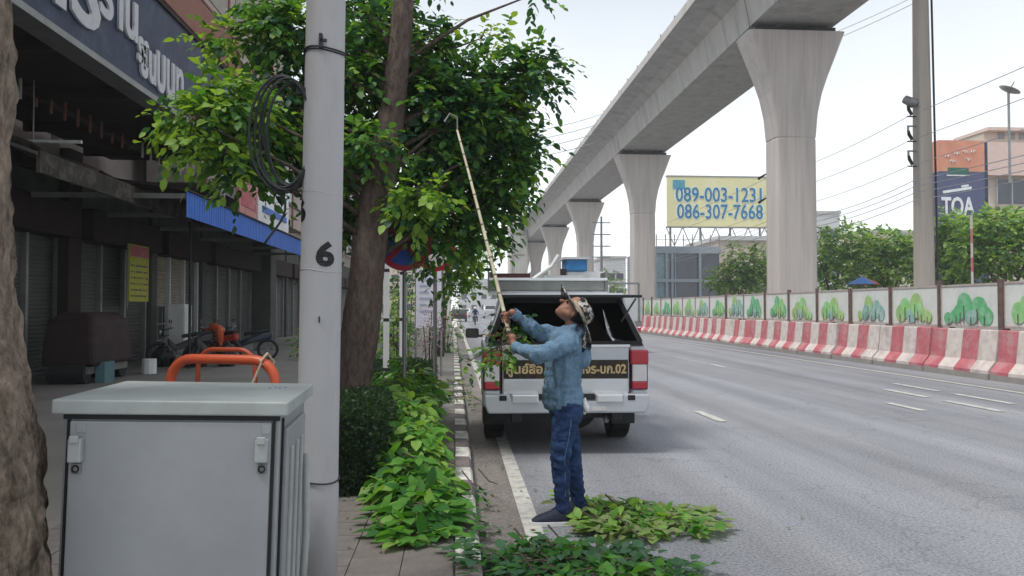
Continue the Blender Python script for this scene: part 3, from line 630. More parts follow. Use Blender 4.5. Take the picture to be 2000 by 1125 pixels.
# pale distant buildings
for i, (px0, px1, pt, Y, m, lab) in enumerate([(1595, 1640, 418, 130, 'pale', 'hazy pale building just right of the big pier'), (1180, 1222, 505, 160, 'pale', 'low pale building between the second and third piers'), (896, 1000, 560, 230, 'pale', 'wide low white building closing the road in the distance'),
                                               (700, 880, 470, 170, 'beige', 'beige block behind the roadside trees'), (1690, 1790, 455, 140, 'beige', 'low beige building behind the light green tree'), (560, 700, 400, 120, 'wallp', 'pinkish block behind the grey pole'), (1040, 1180, 535, 170, 'beige', 'low beige building behind the lorry')]):
    a, b = P(px0, 600, Y), P(px1, pt, Y); t = thing('distant_building', lab, 'building', (a.x, Y, 0)); W = b.x - a.x
    MB().box(0, W, 0, 15, 0, b.z).build('wall', M[m], t); MB().box(-.2, W + .2, -.2, 15, b.z, b.z + .5).build('roof', M['conc'], t)
    nx = max(2, int(W / 3)); nzf = max(1, int((b.z - 1) / 3.2))
    me = MB().box(0, 1.5, -.05, .05, 0, 1.4).mesh('window', M['pglass'])
    for q in range(min(nx, 12)):
        for r_ in range(nzf): link('window', me, t, (.8 + q * (W - 1) / nx, 0, 1.2 + r_ * 3.2))
# footbridge
a = P(900, 548, 150)
fb = thing('footbridge', 'white pedestrian footbridge crossing the road in the distance', 'footbridge', (0, 150, 0))
MB().box(-6, 9.5, 0, 2.5, a.z - 1.0, a.z - .5).build('deck', M['white'], fb); MB().box(-6, 9.5, -.1, 0, a.z - .5, a.z + .4).build('railing', M['pale'], fb)
for x in (-1.5, 9): MB().box(x - .3, x + .3, .5, 1.8, 0, a.z - 1).build('pillar', M['pale'], fb)
# things behind the fence
t = thing('striped_post', 'thin red and white post standing behind the fence at the right', 'post', (P(1900, 600, 24).x, 24, 0))
mb = MB(); zt_ = P(1900, 420, 24).z
for q in range(10): mb.cyl((0, 0, q * zt_ / 10), (0, 0, (q + 1) * zt_ / 10), .038, n=8, mi=q % 2)
mb.build('tube', [M['br'], M['pier']], t)
p = P(1685, 548, 40)
um = thing('market_umbrella', 'small blue and red market umbrella behind the fence by the trees', 'umbrella', (p.x, 40, 0))
mb = MB(); n = 10; top = (0, 0, p.z + .22); ring = [(.85 * math.cos(2 * math.pi * i / n), .85 * math.sin(2 * math.pi * i / n), p.z - .22) for i in range(n)]
for i in range(n): mb.add([top, ring[i], ring[(i + 1) % n]], [(0, 1, 2)], 0 if ring[i][0] < .1 else 1)
o = mb.build('canopy', [mat('umbrella_blue', (.04, .16, .42), .6), mat('umbrella_red', (.5, .07, .05), .6)], um); sm = o.modifiers.new('t', 'SOLIDIFY'); sm.thickness = .02
MB().cyl((0, 0, 0), (0, 0, p.z + .2), .03, n=6).build('pole', M['steel'], um)
# ================= SHOPHOUSES on the left =================
WX = -9.0
def shutter_mesh(w, h, name='shutter_slats'):
    'corrugated roller shutter in the YZ plane'
    mb = MB(); pts = []; n = int(h / .09)
    for i in range(n):
        z = i * h / n; pts += [(0, z), (.022, z + .03), (.022, z + .06)]
    pts += [(0, h), (-.04, h), (-.04, 0)]
    mb.prism([(p[0], p[1]) for p in pts], 1, 0, w)
    return mb
units = [(-6, 3.5), (3.5, 9), (9, 14), (14, 18.2), (18.6, 23.1), (23.4, 27.6), (27.9, 34.6), (35.8, 41), (41.4, 47), (47.4, 53), (53.4, 60), (60.4, 80)]
labs = ['shophouse behind the camera, grey shutters', 'nearest shophouse, mostly hidden behind the rough tree trunk', 'dark shophouse directly right of the rough tree trunk, under the navy sign', 'shophouse with the tall dark brown column at its right side',
        'shophouse with grey shutters and the yellow poster', 'shophouse with a pale shutter half rolled up over a dark opening', 'shophouse with dark closed shutters above the motorcycles', 'shophouse with a grey pillar under the far end of the blue awning',
        'shophouse just past the blue awning, glimpsed beside the numbered pole', 'shophouse hidden behind the main tree trunk', 'far shophouse behind the white banner', 'farthest shophouse of the row']
for k, (y0, y1) in enumerate(units):
    t = thing('shophouse', labs[k], 'building', (WX, y0, 0), group='row of shophouses on the left'); L = y1 - y0
    MB().box(-9, -.25, 0, L, 0, 12.5 if k < 6 else 10.5).build('wall', M['wallp'], t)
    MB().box(-.25, .12, -.2, .22, .1, 4.9).build('column', M['dkbrown'] if k in (3, 4) else M['wallg'], t, bevel=.02)
    if k == 4: MB().box(.12, .35, -.75, -.15, .1, 5.2).build('column', M['dkbrown'], t)
    if k == 7: MB().box(-.25, .8, -1.0, .0, .1, 4.6).build('column', M['wallg'], t, bevel=.03)
    hz = 3.2
    MB().box(-.25, .45, .2, L, hz, hz + .75).build('shutter_box', M['dkbrown'], t, bevel=.02)
    MB().box(-.24, .05, .2, L, hz + .75, 5.0).build('transom', M['wallg'], t)
    nsh = 3 if L < 6 else 4
    for q in range(nsh):
        ya = .28 + q * (L - .3) / nsh; yb = .28 + (q + 1) * (L - .3) / nsh - .14
        half = (k == 5 and q in (0, 1))
        h = 1.55 if half else hz - .12
        s = shutter_mesh(yb - ya, h).build('shutter', M['shutter2'] if k == 5 and q < 2 else M['shutter'], t, loc=(-.1, ya, hz - h))
        MB().box(-.12, .03, yb + .02, yb + .12, .1, hz).build('guide_rail', M['steel'] if k != 5 else M['pale'], t)
        if half:
            mb = MB(); mb.box(-.2, -.16, ya, yb, .1, hz - h); mb.build('opening', M['black'], t)  # black sheet behind the bars paints the unlit shop interior
            mb = MB(); [mb.box(-.06, -.03, ya, yb, z, z + .04) for z in (.6, 1.1)]; [mb.box(-.06, -.03, ya + i * (yb - ya) / 3, ya + i * (yb - ya) / 3 + .03, .1, 1.6) for i in range(3)]; mb.build('bars', M['steel'], t)
    # upper storeys
    for fz in (5.1, 8.4):
        MB().box(-.25, 1.7, 0, L, fz + 3.1, fz + 3.35).build('floor_slab', M['rust'], t)
        nw = 3
        for q in range(nw):
            ya = .4 + q * (L - .5) / nw; yb = ya + (L - .5) / nw - .35
            o = MB().box(-.28, -.2, ya, yb, fz + 1.0, fz + 2.7).build('window', M['pglass'], t)
            mb = MB(); mb.box(-.22, -.12, ya - .06, ya, fz + .95, fz + 2.75); mb.box(-.22, -.12, yb, yb + .06, fz + .95, fz + 2.75); mb.box(-.22, -.12, ya, yb, fz + 2.7, fz + 2.76); mb.box(-.22, -.06, ya - .1, yb + .1, fz + .88, fz + .95); mb.build('frame', M['pale'], o)
        rg = MB()
        for q in range(int(L / .5)): rg.box(1.6, 1.64, q * .5, q * .5 + .035, fz + .05, fz + 2.9)
        for z in (.9, 1.9): rg.box(1.6, 1.64, 0, L, fz + z, fz + z + .04)
        rg.build('balcony_grille', M['rust'] if k % 2 else M['pale'], t)
    if k == 5: MB().cyl((1.75, 1.0, 4), (1.75, 1.0, 11), .09, n=8).build('drain_pipe', M['white'], t)
# pink beige upper block stepping forward (seen above the sign)
t = thing('upper_block', 'pinkish beige upper building face with brown slab edge above the navy sign', 'building', (-7.2, 13.0, 0))
MB().box(-1.6, 0, 0, 21, 9.9, 14.5).build('wall', M['wallp'], t); MB().box(-1.6, .3, -1, 12, 8.9, 9.9).build('slab_edge', M['rust'], t)
for q in range(7):
    o = MB().box(-.03, .03, .8 + q * 2.9, 2.8 + q * 2.9, 10.6, 12.6).build('window', M['shutter2'], t)
    MB().box(0, .06, 2.9 + q * 2.9, 3.0 + q * 2.9, 9.9, 14.5).build('rail', M['rust'], t)
mb = MB(); [mb.box(0, .05, 0, 21, z, z + .07) for z in (10.3, 12.9)]; mb.build('rail', M['rust'], t)
t2 = thing('pink_facade', 'pink and grey facade with brown uprights and a white pipe behind the leaves', 'building', (-7.3, 22.5, 0))
MB().box(-1.5, 0, 0, 15, 5.2, 8.85).build('wall', M['wallp'], t2)
for q in range(8): MB().box(0, .07, .3 + q * 1.7, .42 + q * 1.7, 5.2, 8.85).build('upright', M['rust'], t2)
for z in (6.1, 7.4): MB().box(0, .05, 0, 15, z, z + .08).build('rail', M['wallg'], t2)
for q in range(4): MB().box(-.02, .04, .6 + q * 3.4, 1.8 + q * 3.4, 6.25, 7.3).build('window', M['tglass'], t2)
MB().cyl((.15, 5.2, 4.2), (.15, 5.2, 12), .08, n=8).build('drain_pipe', M['white'], t2)

# ================= SIGN and canopies =================
sg = thing('shop_sign', 'long navy shop fascia sign with big grey letters over the pavement', 'sign', (-5.5, 4, 0))
MB().box(-.25, 0, 0, 16.8, 5.42, 7.25).build('fascia', M['navy'], sg)
MB().box(-.3, .09, -.05, 16.8, 5.34, 5.44).build('lower_frame', M['steel'], sg); MB().box(-.3, .05, -.05, 16.8, 7.25, 7.33).build('upper_frame', M['dkbrown'], sg)
def YX(px, X=-5.47):
    v = P(px, 600, 1.0); return X / v.x
def sign_txt(s, yc, zc, wd, size, m=None): text(s, 'lettering', m or M['signl'], sg, (.03, yc - 4, zc), (R(90), 0, R(90)), size, .02, .035, width=wd)
def st2(s, pa, pb_, zc, size):
    ya, yb = YX(pa), YX(pb_); sign_txt(s, (ya + yb) / 2, zc, yb - ya, size)
st2('N', 28, 84, 6.3, 1.5); st2('IS', 92, 184, 6.25, 1.5)
st2('ร้าน', 186, 262, 6.5, 1.1); st2('รถ', 262, 284, 6.1, .7); st2('ยน', 268, 298, 5.95, .9); st2('บนท', 300, 352, 6.0, 1.2)
MB().box(0, .03, 14.6, 16.7, 5.6, 6.9).build('blue_white_panel', mat('sign_blue_panel', (.10, .16, .42), .6, dirt=(.5, .55, .65), dirts=2, dirta=.9), sg)
cn = thing('sign_canopy', 'dark canopy roof between the shophouses and the navy sign', 'canopy', (-7.3, 4, 0))
MB().box(-1.75, 1.5, -6, 16.8, 5.5, 5.62).build('roof_sheet', M['dkbrown'], cn)
for q in range(8): MB().box(-1.7, 1.5, -3 + q * 2.6, -2.88 + q * 2.6, 5.3, 5.5).build('beam', M['dkbrown'], cn)
MB().box(-.2, -.1, -4, 16.5, 5.28, 5.4).build('purlin', M['dkbrown'], cn)
for y, z in ((10.8, 4.75), (13.6, 4.45)):
    MB().cyl((-.6, y - 4, z), (.9, y - 4.0, z), .03, n=8).build('tube_lamp', M['white'], cn); MB().cyl((.1, y - 4, z), (.1, y - 4, 5.5), .012, n=5).build('hanger', M['steel'], cn)
# second canvas canopy
M['canvas'] = mat('old_canvas', (.05, .045, .04), .95, var=.5, vs_=2.5, bump=.5, bs=10, dirt=(.20, .18, .15), dirts=2.2, dirta=.8)
cv = thing('canvas_awning', 'old ragged grey canvas awning sagging under the navy sign', 'awning', (-7.0, 12.6, 0))
mb = MB(); nx, ny = 8, 16; vs = []
for j in range(ny + 1):
    for i in range(nx + 1):
        u, v = i / nx, j / ny; vs.append((-1.9 + u * 2.3, v * 7, 4.95 - u * .75 - .28 * math.sin(v * math.pi * 3) ** 2 * u + .05 * noise.noise((u * 4, v * 9, 0)) - .02 * v))
mb.add(vs, [(j * (nx + 1) + i, j * (nx + 1) + i + 1, (j + 1) * (nx + 1) + i + 1, (j + 1) * (nx + 1) + i) for j in range(ny) for i in range(nx)])
o = mb.build('canvas', M['canvas'], cv, smooth=True); s_ = o.modifiers.new('t', 'SOLIDIFY'); s_.thickness = .02
for q in range(4): MB().tube([(-1.9, q * 2.3, 4.9), (.4, q * 2.3, 4.05)], .03, 6).build('strut', M['steel'], cv)
MB().box(.38, .44, 0, 7, 3.75, 4.1).build('valance', M['canvas'], cv)
MB().cyl((.42, 7.0, .1), (.42, 7.0, 4.1), .035, n=8).build('post', M['dark'], cv)
# blue awning
ba = thing('blue_awning', 'bright blue corrugated shop awning with deep front edge over the pavement', 'awning', (-5.5, 16.1, 0))
for q, (ya, yb) in enumerate([(0, 2.6), (2.62, 7), (7.02, 12), (12.02, 19)]):
    pts = []; n = int((yb - ya) / .16)
    mb = MB()
    for i in range(n):
        y = ya + i * (yb - ya) / n; d_ = (yb - ya) / n
        mb.box(0, .008, y, y + d_ * .5, 3.47, 4.0); mb.box(-.02, .003, y + d_ * .5, y + d_, 3.474, 3.996)
    mb.build('front_panel', M['blue'], ba)
    mb = MB(); mb.add([(.05, ya, 4.0), (.05, yb, 4.0), (-3.4, yb, 4.5), (-3.4, ya, 4.5), (.05, ya, 4.04), (.05, yb, 4.04), (-3.4, yb, 4.54), (-3.4, ya, 4.54)], [(0, 1, 2, 3), (7, 6, 5, 4), (0, 4, 5, 1), (1, 5, 6, 2), (2, 6, 7, 3), (3, 7, 4, 0)])
    mb.build('roof_sheet', M['dkbrown'], ba)
for q in range(6): MB().box(-3.4, -.02, q * 3.4, q * 3.4 + .07, 3.85, 3.95).build('bracket', M['steel'], ba)
for y in (12.5, 18.8): MB().cyl((-.2, y, .1), (-.2, y, 3.9), .04, n=8).build('post', M['steel'], ba)
# red and pale junk on the awning
t = thing('hanging_signs', 'pink and white sign boards above the far end of the blue awning', 'sign', (-6.2, 22.5, 0))
MB().box(-.1, 0, 0, 2.0, 4.3, 5.6).build('pink_board', mat('board_pink', (.50, .22, .20), .7, dirt=(.6, .4, .38), dirts=2), t); MB().box(-.1, 0, 2.1, 6.5, 4.3, 6.0).build('white_board', M['white'], t)
MB().box(0, .04, 2.6, 6.0, 4.7, 4.9).build('blue_strip', M['blue'], t); MB().box(0, .02, .2, 1.8, 4.6, 5.1).build('red_strip', M['br'], t)
for y in (.3, 3, 6): MB().cyl((-.15, y, 4.0), (-.15, y, 6), .04, n=6).build('leg', M['steel'], t)
# poster, white cabinet, wall lamp
pp = tag(MB().box(0, .05, 0, 1.25, 0, 1.5).build('poster', M['yellow'], loc=(-8.5, 20.6, 1.78)), 'yellow poster with a red top hung in front of the grey shutters', 'poster')
MB().box(.05, .062, .05, 1.2, 1.18, 1.47).build('red_heading', M['br'], pp)
mb = MB(); random.seed(5)
for r_ in range(6): [mb.box(.05, .058, .1 + q * .16, .1 + q * .16 + random.uniform(.04, .13), .12 + r_ * .16, .17 + r_ * .16) for q in range(7)]
mb.build('print', M['shutter'], pp); MB().cyl((.02, -.04, -.2), (.02, -.04, 1.5), .015, n=6).build('cord', M['steel'], pp); MB().box(-.1, 0, .1, .16, 1.4, 1.5).build('hook', M['steel'], pp)
wc = thing('white_locker', 'tall white metal locker standing by the shutters', 'cabinet', (-8.3, 22.9, .1))
MB().box(0, .45, 0, .62, .05, 1.62).build('body', M['white'], wc, bevel=.01); MB().box(.452, .47, .03, .59, .1, 1.58).build('door', M['white'], wc, bevel=.005); MB().box(.47, .5, .5, .53, .8, .95).build('handle', M['steel'], wc)
# covered food cart
fc = thing('covered_cart', 'dark covered vendor cart parked under the navy sign', 'cart', (-7.6, 15.6, .1))
mb = MB(); mb.loft([[(x * s, y * s2 + 1.0, z) for x, y in ((-.5, -.9), (.5, -.95), (.52, .9), (-.5, .95))] for z, s, s2 in ((.35, 1.05, 1), (.8, 1, .98), (1.25, .92, .9), (1.42, .6, .7))]); mb.build('tarpaulin', mat('dark_tarp', (.035, .02, .022), .7, var=.4, vs_=3, bump=.6, bs=8), fc, bevel=.08)
for y in (.2, 1.8): MB().cyl((-.35, y, .22), (.35, y, .22), .21, n=16).build('wheel', M['dark'], fc)
MB().box(.42, .6, .35, .8, .0, .42).build('blue_bin', mat('bin_teal', (.10, .2, .22), .6), fc); MB().box(-.4, .4, .1, 1.9, .2, .34).build('base', M['steel'], fc)
t = tag(MB().loft([[(.16 * math.cos(a_) , .16 * math.sin(a_) , z) for a_ in [i * math.pi / 5 for i in range(10)]] for z in (0, .02, .3, .34)]).build('stool', M['white'], loc=(-7.0, 18.2, .1)), 'small pale plastic stool beside the covered cart', 'stool')
for i in range(3): pass

# ================= MOTORCYCLES =================
def motorcycle(name, label, loc, rz, body, grp='motorcycles parked by the shutters'):
    t = thing(name, label, 'motorcycle', loc, rz, grp)
    for y in (-.62, .62):
        mb = MB(); n = 20
        pts = [(0, y + .27 * math.cos(2 * math.pi * i / n), .29 + .27 * math.sin(2 * math.pi * i / n)) for i in range(n + 1)]
        mb.tube(pts, .045, 6, caps=False); o = mb.build('wheel', M['dark'], t, smooth=True)
        mb = MB(); [mb.tube([(0, y, .29), (0, y + .25 * math.cos(a_), .29 + .25 * math.sin(a_))], .01, 4) for a_ in [i * math.pi / 4 for i in range(8)]]; mb.cyl((-.05, y, .29), (.05, y, .29), .05); mb.build('rim', M['steel'], o)
    mb = MB(); mb.loft([[(sx_ * w_, y, z + dz) for sx_, dz in ((-1, -.1), (1, -.1), (1, .1), (-1, .1))] for y, z, w_ in ((-.75, .72, .08), (-.45, .66, .14), (-.1, .55, .13), (.2, .42, .10), (.4, .62, .09))]); mb.build('bodywork', body, t, bevel=.04)
    mb = MB(); mb.loft([[(sx_ * w_, y, z + dz) for sx_, dz in ((-1, -.05), (1, -.05), (1, .05), (-1, .05))] for y, z, w_ in ((-.7, .84, .09), (-.3, .80, .15), (.05, .74, .10))]); mb.build('seat', M['black'], t, bevel=.03)
    MB().tube([(0, .62, .29), (0, .5, .6), (0, .42, .9)], .035, 8).build('fork', M['steel'], t); MB().tube([(-.33, .3, .98), (-.12, .4, .94), (.12, .4, .94), (.33, .3, .98)], .018, 6).build('handlebar', M['steel'], t)
    mb = MB(); mb.loft([[(sx_ * w_, y, z) for sx_, z in ((-1, .75), (1, .75), (.8, .95), (-.8, .95))] for y, w_ in ((.36, .1), (.5, .12), (.56, .06))]); mb.build('front_cowl', body, t, bevel=.03)
    MB().cyl((0, .54, .86), (0, .6, .86), .06).build('headlight', M['clear'], t); MB().box(-.1, .1, -.2, .2, .25, .5).build('engine', M['steel'], t, bevel=.03); MB().cyl((.14, -.75, .33), (.14, 0, .28), .045, n=8).build('exhaust', M['steel'], t)
    for s_ in (-1, 1):
        MB().tube([(s_ * .2, .36, .96), (s_ * .26, .34, 1.12)], .008, 5).build('mirror_stalk', M['steel'], t); MB().cyl((s_ * .27, .33, 1.14), (s_ * .27, .35, 1.14), .05, n=10).build('mirror', M['glass'], t)
    return t
m1 = motorcycle('motorcycle', 'dark motorcycle left of the one with the orange cover', (-7.3, 21.3, .105), R(115), mat('moto_dark', (.03, .035, .04), .3, spec=.6))
m2 = motorcycle('motorcycle', 'motorcycle with a bright orange-red cover by the shutters', (-6.6, 21.9, .105), R(60), mat('moto_red', (.35, .03, .02), .3, spec=.6))
m3 = motorcycle('motorcycle', 'dark motorcycle right of the one with the orange cover', (-6.1, 22.9, .105), R(100), mat('moto_navy', (.02, .03, .06), .3, spec=.6))
t = tag(blob('raincoat', [((0, 0, .9), (.25, -.3, .85), .16, .14), ((0, 0, .9), (.15, .1, .45), .13, .06), ((.25, -.3, .85), (.3, -.35, .5), .12, .05)], .03, M['orange'], None, 3, .03, 9), 'bright orange raincoat draped over the middle motorcycle', 'raincoat'); t.location = (-6.7, 21.9, .12)
# rubbish bags
for i, (x, y, r_) in enumerate([(-5.9, 20.4, .3), (-6.6, 20.2, .34), (-7.5, 20.4, .28)]):
    t = tag(blob('rubbish_bag', [((0, 0, r_ * .8), (0, 0, r_ * 1.1), r_, r_ * .8), ((0, 0, r_ * 1.5), (0.02, 0, r_ * 2.1), r_ * .3, r_ * .12)], .03, M['black'], None, 2, .03, 8), ['black rubbish bag nearest the blue awning post', 'middle black rubbish bag in front of the motorcycles', 'black rubbish bag nearest the white locker'][i], 'bag', 'black rubbish bags by the motorcycles'); t.location = (x, y, .1)
t = tag(MB().box(-.3, .3, -.25, .25, 0, .8).build('air_unit', M['white'], loc=(WX + 1.2, 43.5, 3.0), bevel=.02), 'pale box mounted near the far end of the awning', 'box')
MB().box(.3, .32, -.2, .2, .1, .7).build('grille', M['steel'], t); MB().box(-1.2, -.3, -.05, .05, -.1, 0).build('bracket', M['steel'], t)

# ================= ORANGE HOOPS =================
def hoop(label, x0, y0, x1, y1, h, r=.05, rc=.22):
    t = thing('bike_hoop', label, 'barrier', ((x0 + x1) / 2, (y0 + y1) / 2, .105), math.atan2(y1 - y0, x1 - x0), 'orange tube hoops on the pavement'); W = math.hypot(x1 - x0, y1 - y0) / 2
    pts = [(-W, 0, 0), (-W, 0, h - rc)] + [(-W + rc - rc * math.cos(a_), 0, h - rc + rc * math.sin(a_)) for a_ in [R(15 * i) for i in range(1, 6)]] + [(-W + rc, 0, h), (0, 0, h), (W - rc, 0, h)] + [(W - rc + rc * math.sin(a_), 0, h - rc + rc * math.cos(a_)) for a_ in [R(15 * i) for i in range(1, 6)]] + [(W, 0, h - rc), (W, 0, 0)]
    MB().tube(pts, r, 12).build('tube', M['orange'], t, smooth=True)
    for s_ in (-W, W): MB().cyl((s_, 0, 0), (s_, 0, .012), r * 1.9, n=14).build('base_plate', M['orange'], t)
    return t
a, b = P(333, 740, 7.2), P(547, 745, 7.0)
h1 = hoop('nearer orange painted tube hoop behind the grey cabinet, with string tied round it', a.x, 7.2, b.x, 6.85, 1.04, .044)
MB().tube([(.42, -.06, 1.03), (.45, 0, 1.10), (.48, .06, 1.02), (.46, 0, .96), (.43, -.06, 1.02), (.38, -.07, .9), (.33, -.08, .78), (.3, -.06, .62)], .012, 6).build('string', mat('string_beige', (.5, .42, .32), .9), h1)
a, b = P(345, 735, 8.6), P(548, 735, 8.6)
hoop('farther dark red tube hoop just behind the orange one', a.x - .1, 9.6, b.x - .45, 9.3, 1.0, .028)

# ================= GREY CABINET =================
cb = thing('utility_cabinet', 'grey metal roadside utility cabinet with overhanging lid in the foreground', 'cabinet', (-.592, 2.56, .105), R(3))
cb.rotation_euler = (0, R(1.6), R(3))
W, D, H = .69, .60, 1.140
MB().box(-W + .012, -.012, .02, D - .02, .06, H).build('body', M['cab'], cb, bevel=.006)
MB().box(-W - .0, 0, .02, D, 0, .06).build('plinth', M['bf'], cb)
MB().box(-W - .016, .016, -.012, D + .016, H + .004, H + .05).build('lid', M['cabl'], cb, bevel=.006, segs=3)
MB().box(-W + .012, -.012, .012, .02, H - .014, H).build('lid_gap', M['black'], cb)
dr = MB().box(-W + .036, -.036, .0, .02, .10, H - .018).build('door', M['cab'], cb, bevel=.005)
MB().box(-W + .026, -W + .033, .006, .021, .09, H - .014).build('door_gap', M['black'], cb); MB().box(-.033, -.026, .006, .021, .09, H - .014).build('door_gap', M['black'], cb)
for xc in (-W + .062, -.062):
    for zc in (H - .10, .22):
        o = MB().box(xc - .020, xc + .020, -.026, .001, zc - .045, zc + .03).build('latch', M['cabl'], dr, bevel=.005, segs=3)
        MB().box(xc - .014, xc + .014, -.034, -.024, zc + .015, zc + .04).build('latch', M['cabl'], dr, bevel=.004); MB().box(xc - .012, xc + .016, -.010, .001, zc - .082, zc - .05).build('hasp', M['steel'], dr, bevel=.003)
        mb = MB(); n = 10; mb.tube([(xc + .002 + .01 * math.cos(2 * math.pi * i / n), -.014, zc - .066 + .01 * math.sin(2 * math.pi * i / n)) for i in range(n + 1)], .003, 5, caps=False); mb.build('ring', M['black'], dr)
        MB().box(xc - .005, xc + .025, -.003, .001, zc + .045, zc + .075).build('plate', M['cab'], dr, bevel=.002)
# side panel door, ridges
sd = MB().box(-.013, .003, .09, D - .09, .12, H - .05).build('side_panel', M['cab'], cb, bevel=.005)
MB().box(-.012, -.004, .05, .058, .08, H - .01).build('door_gap', M['black'], cb)
for y in (.15, .27, .38): MB().box(.002, .014, y, y + .025, .2, H - .12).build('rib', M['cabl'], sd, bevel=.004)
MB().tube([(.02, D - .16, H - .2), (.03, D - .16, H * .55), (.02, D - .18, .3)], .014, 8).build('side_bar', M['cabl'], sd, smooth=True)
mb = MB(); [mb.cyl((-.12 + i * .018, .42 + (i % 2) * .02, H + .048), (-.12 + i * .018, .42 + (i % 2) * .02, H + .0515), .005, n=6) for i in range(4)]; mb.build('ink_mark', mat('ink_blue', (.05, .08, .3), .6), cb)

# ================= GREY NUMBERED POLE =================
gp = thing('numbered_pole', 'tall pale grey pole stencilled with a black 6 beside the cabinet', 'pole', (P(617, 900, 3.9).x, 3.9, .1))
top = P(646, -300, 3.9); base = P(625, 1100, 3.9)
zt_ = 6.5; lean = Vector((.035, 0, 0))
secs_ = []
for z, r_ in ((0, .105), (.62, .105), (.63, .102), (2.0, .100), (2.01, .1), (2.55, .099), (2.56, .0975), (3.2, .0965), (3.21, .095), (6.5, .09)):
    secs_.append([(lean.x * z / 3 + r_ * math.cos(2 * math.pi * i / 28), r_ * math.sin(2 * math.pi * i / 28), z) for i in range(28)])
o = MB().loft(secs_).build('shaft', M['galv'], gp, smooth=True)
def band(z, nm='wire_band', r_=.101, th=.004, m='cable'):
    n = 24; mb = MB(); mb.tube([(lean.x * z / 3 + r_ * math.cos(2 * math.pi * i / n), r_ * math.sin(2 * math.pi * i / n), z + .008 * math.sin(2 * math.pi * i / n * 2)) for i in range(n + 1)], th, 6, caps=False); return mb.build(nm, M[m], gp)
zb = P(620, 108, 3.9).z - .1; band(zb); band(zb + .012); band(P(620, 935, 3.9).z - .1, r_=.108); band(P(620, 380, 3.9).z - .1, 'seam_ring', .0985, .003, 'galv'); band(P(620, 530, 3.9).z - .1, 'seam_ring', .1, .003, 'galv')
MB().box(-.008, .008, -.125, -.1, zb, zb + .07).build('clip', M['cable'], gp, loc=(.03, 0, 0)); MB().box(0, .03, -.125, -.112, zb + .03, zb + .042).build('clip', M['cable'], gp, loc=(.03, 0, 0))
MB().box(-.003, .003, -.108, -.1, 1.43, 1.46).build('screw', M['cable'], gp, loc=(.03, 0, 0))
# numbers wrapped on the pole
def pole_number(s, px, py, size, ang):
    z = P(px, py, 3.8).z - .1; r_ = .101
    cu = text(s, 'stencilled_number', M['black'], gp, (0, 0, 0), (0, 0, 0), size, .0008, .006)
    bm = bmesh.new(); bm.from_mesh(cu.data); bmesh.ops.subdivide_edges(bm, edges=bm.edges, cuts=1); bmesh.ops.triangulate(bm, faces=bm.faces)
    for v in bm.verts:
        t_ = R(ang) + v.co.x * 1.35 / r_; rr = r_ + v.co.z + .001; v.co = Vector((lean.x * z / 3 + rr * math.sin(t_), -rr * math.cos(t_), z + v.co.y * 1.15))
    bm.to_mesh(cu.data); bm.free()
pole_number('6', 646, 499, .135, 20); pole_number('6', 597, 411, .12, -66)
# cable coil hanging on the pole
cc = thing('cable_coil', 'oval coil of black cable hanging on the left of the numbered pole', 'cable', (gp.location.x - .13, 3.86, P(590, 265, 3.9).z))
for q in range(5):
    n = 28; rx, rz = .11 + .012 * q, .25 + .011 * q; random.seed(q); ph = random.uniform(-.1, .1)
    MB().tube([(rx * math.cos(2 * math.pi * i / n) - .01 * q, .02 * math.sin(q + i * .4), rz * math.sin(2 * math.pi * i / n + ph)) for i in range(n + 1)], .007, 6, caps=False).build('loop', M['cable'], cc, smooth=True)
MB().tube([(-.08 + .06 * math.sin(i * .35), 0, -.24 - i * .028) for i in range(12)], .006, 6).build('cable_end', M['cable'], cc, smooth=True)
MB().box(.03, .10, -.01, .02, .2, .23).build('tie', M['cable'], cc)

# ================= FOREGROUND TREE TRUNK =================
ft = thing('foreground_tree', 'rough pale brown tree trunk at the left edge of the photo', 'tree', (-1.62, 2.42, .1))
def trunk_mesh(path, radii, n, amp, fr, mtl, parent, name='trunk', m_=40):
    secs = []; path = [Vector(p) for p in path]
    for i in range(m_ + 1):
        t_ = i / m_ * (len(path) - 1); k = min(int(t_), len(path) - 2); u = t_ - k
        p0, p1, p2, p3 = path[max(k - 1, 0)], path[k], path[k + 1], path[min(k + 2, len(path) - 1)]
        c = .5 * ((2 * p1) + (-p0 + p2) * u + (2 * p0 - 5 * p1 + 4 * p2 - p3) * u * u + (-p0 + 3 * p1 - 3 * p2 + p3) * u ** 3); r_ = radii[k] + (radii[k + 1] - radii[k]) * u
        row = []
        for j in range(n):
            a_ = 2 * math.pi * j / n; q = Vector((math.cos(a_) * 1.0, math.sin(a_), c.z * .7))
            rr = r_ * (1 + amp * noise.noise(q * fr) + amp * .5 * noise.noise(q * fr * 2.7) + amp * .3 * noise.noise(q * fr * 7) - (amp * .35 * max(0, .35 - abs(noise.noise(Vector((q.x, q.y, q.z * .5)) * fr * 4.5)) * 3) if n > 60 else 0)); row.append((c.x + rr * math.cos(a_), c.y + rr * math.sin(a_), c.z))
        secs.append(row)
    return MB().loft(secs).build(name, mtl, parent, smooth=True)
fp = []; fr_ = [.36, .34, .32, .30, .29, .28, .26, .22]
for (px_, py_), r_ in zip(((118, 1300), (108, 1090), (98, 930), (70, 750), (52, 600), (38, 400), (32, 0), (25, -900)), fr_):
    q = P(px_, py_, 2.42) - ft.location; fp.append((q.x - r_ - .065, 0, q.z))
fp = [(fp[0][0], 0, -.1)] + fp[1:]; fe = fp[-1]
trunk_mesh(fp, fr_, 110, .15, 3.4, M['bark2'], ft, m_=330)
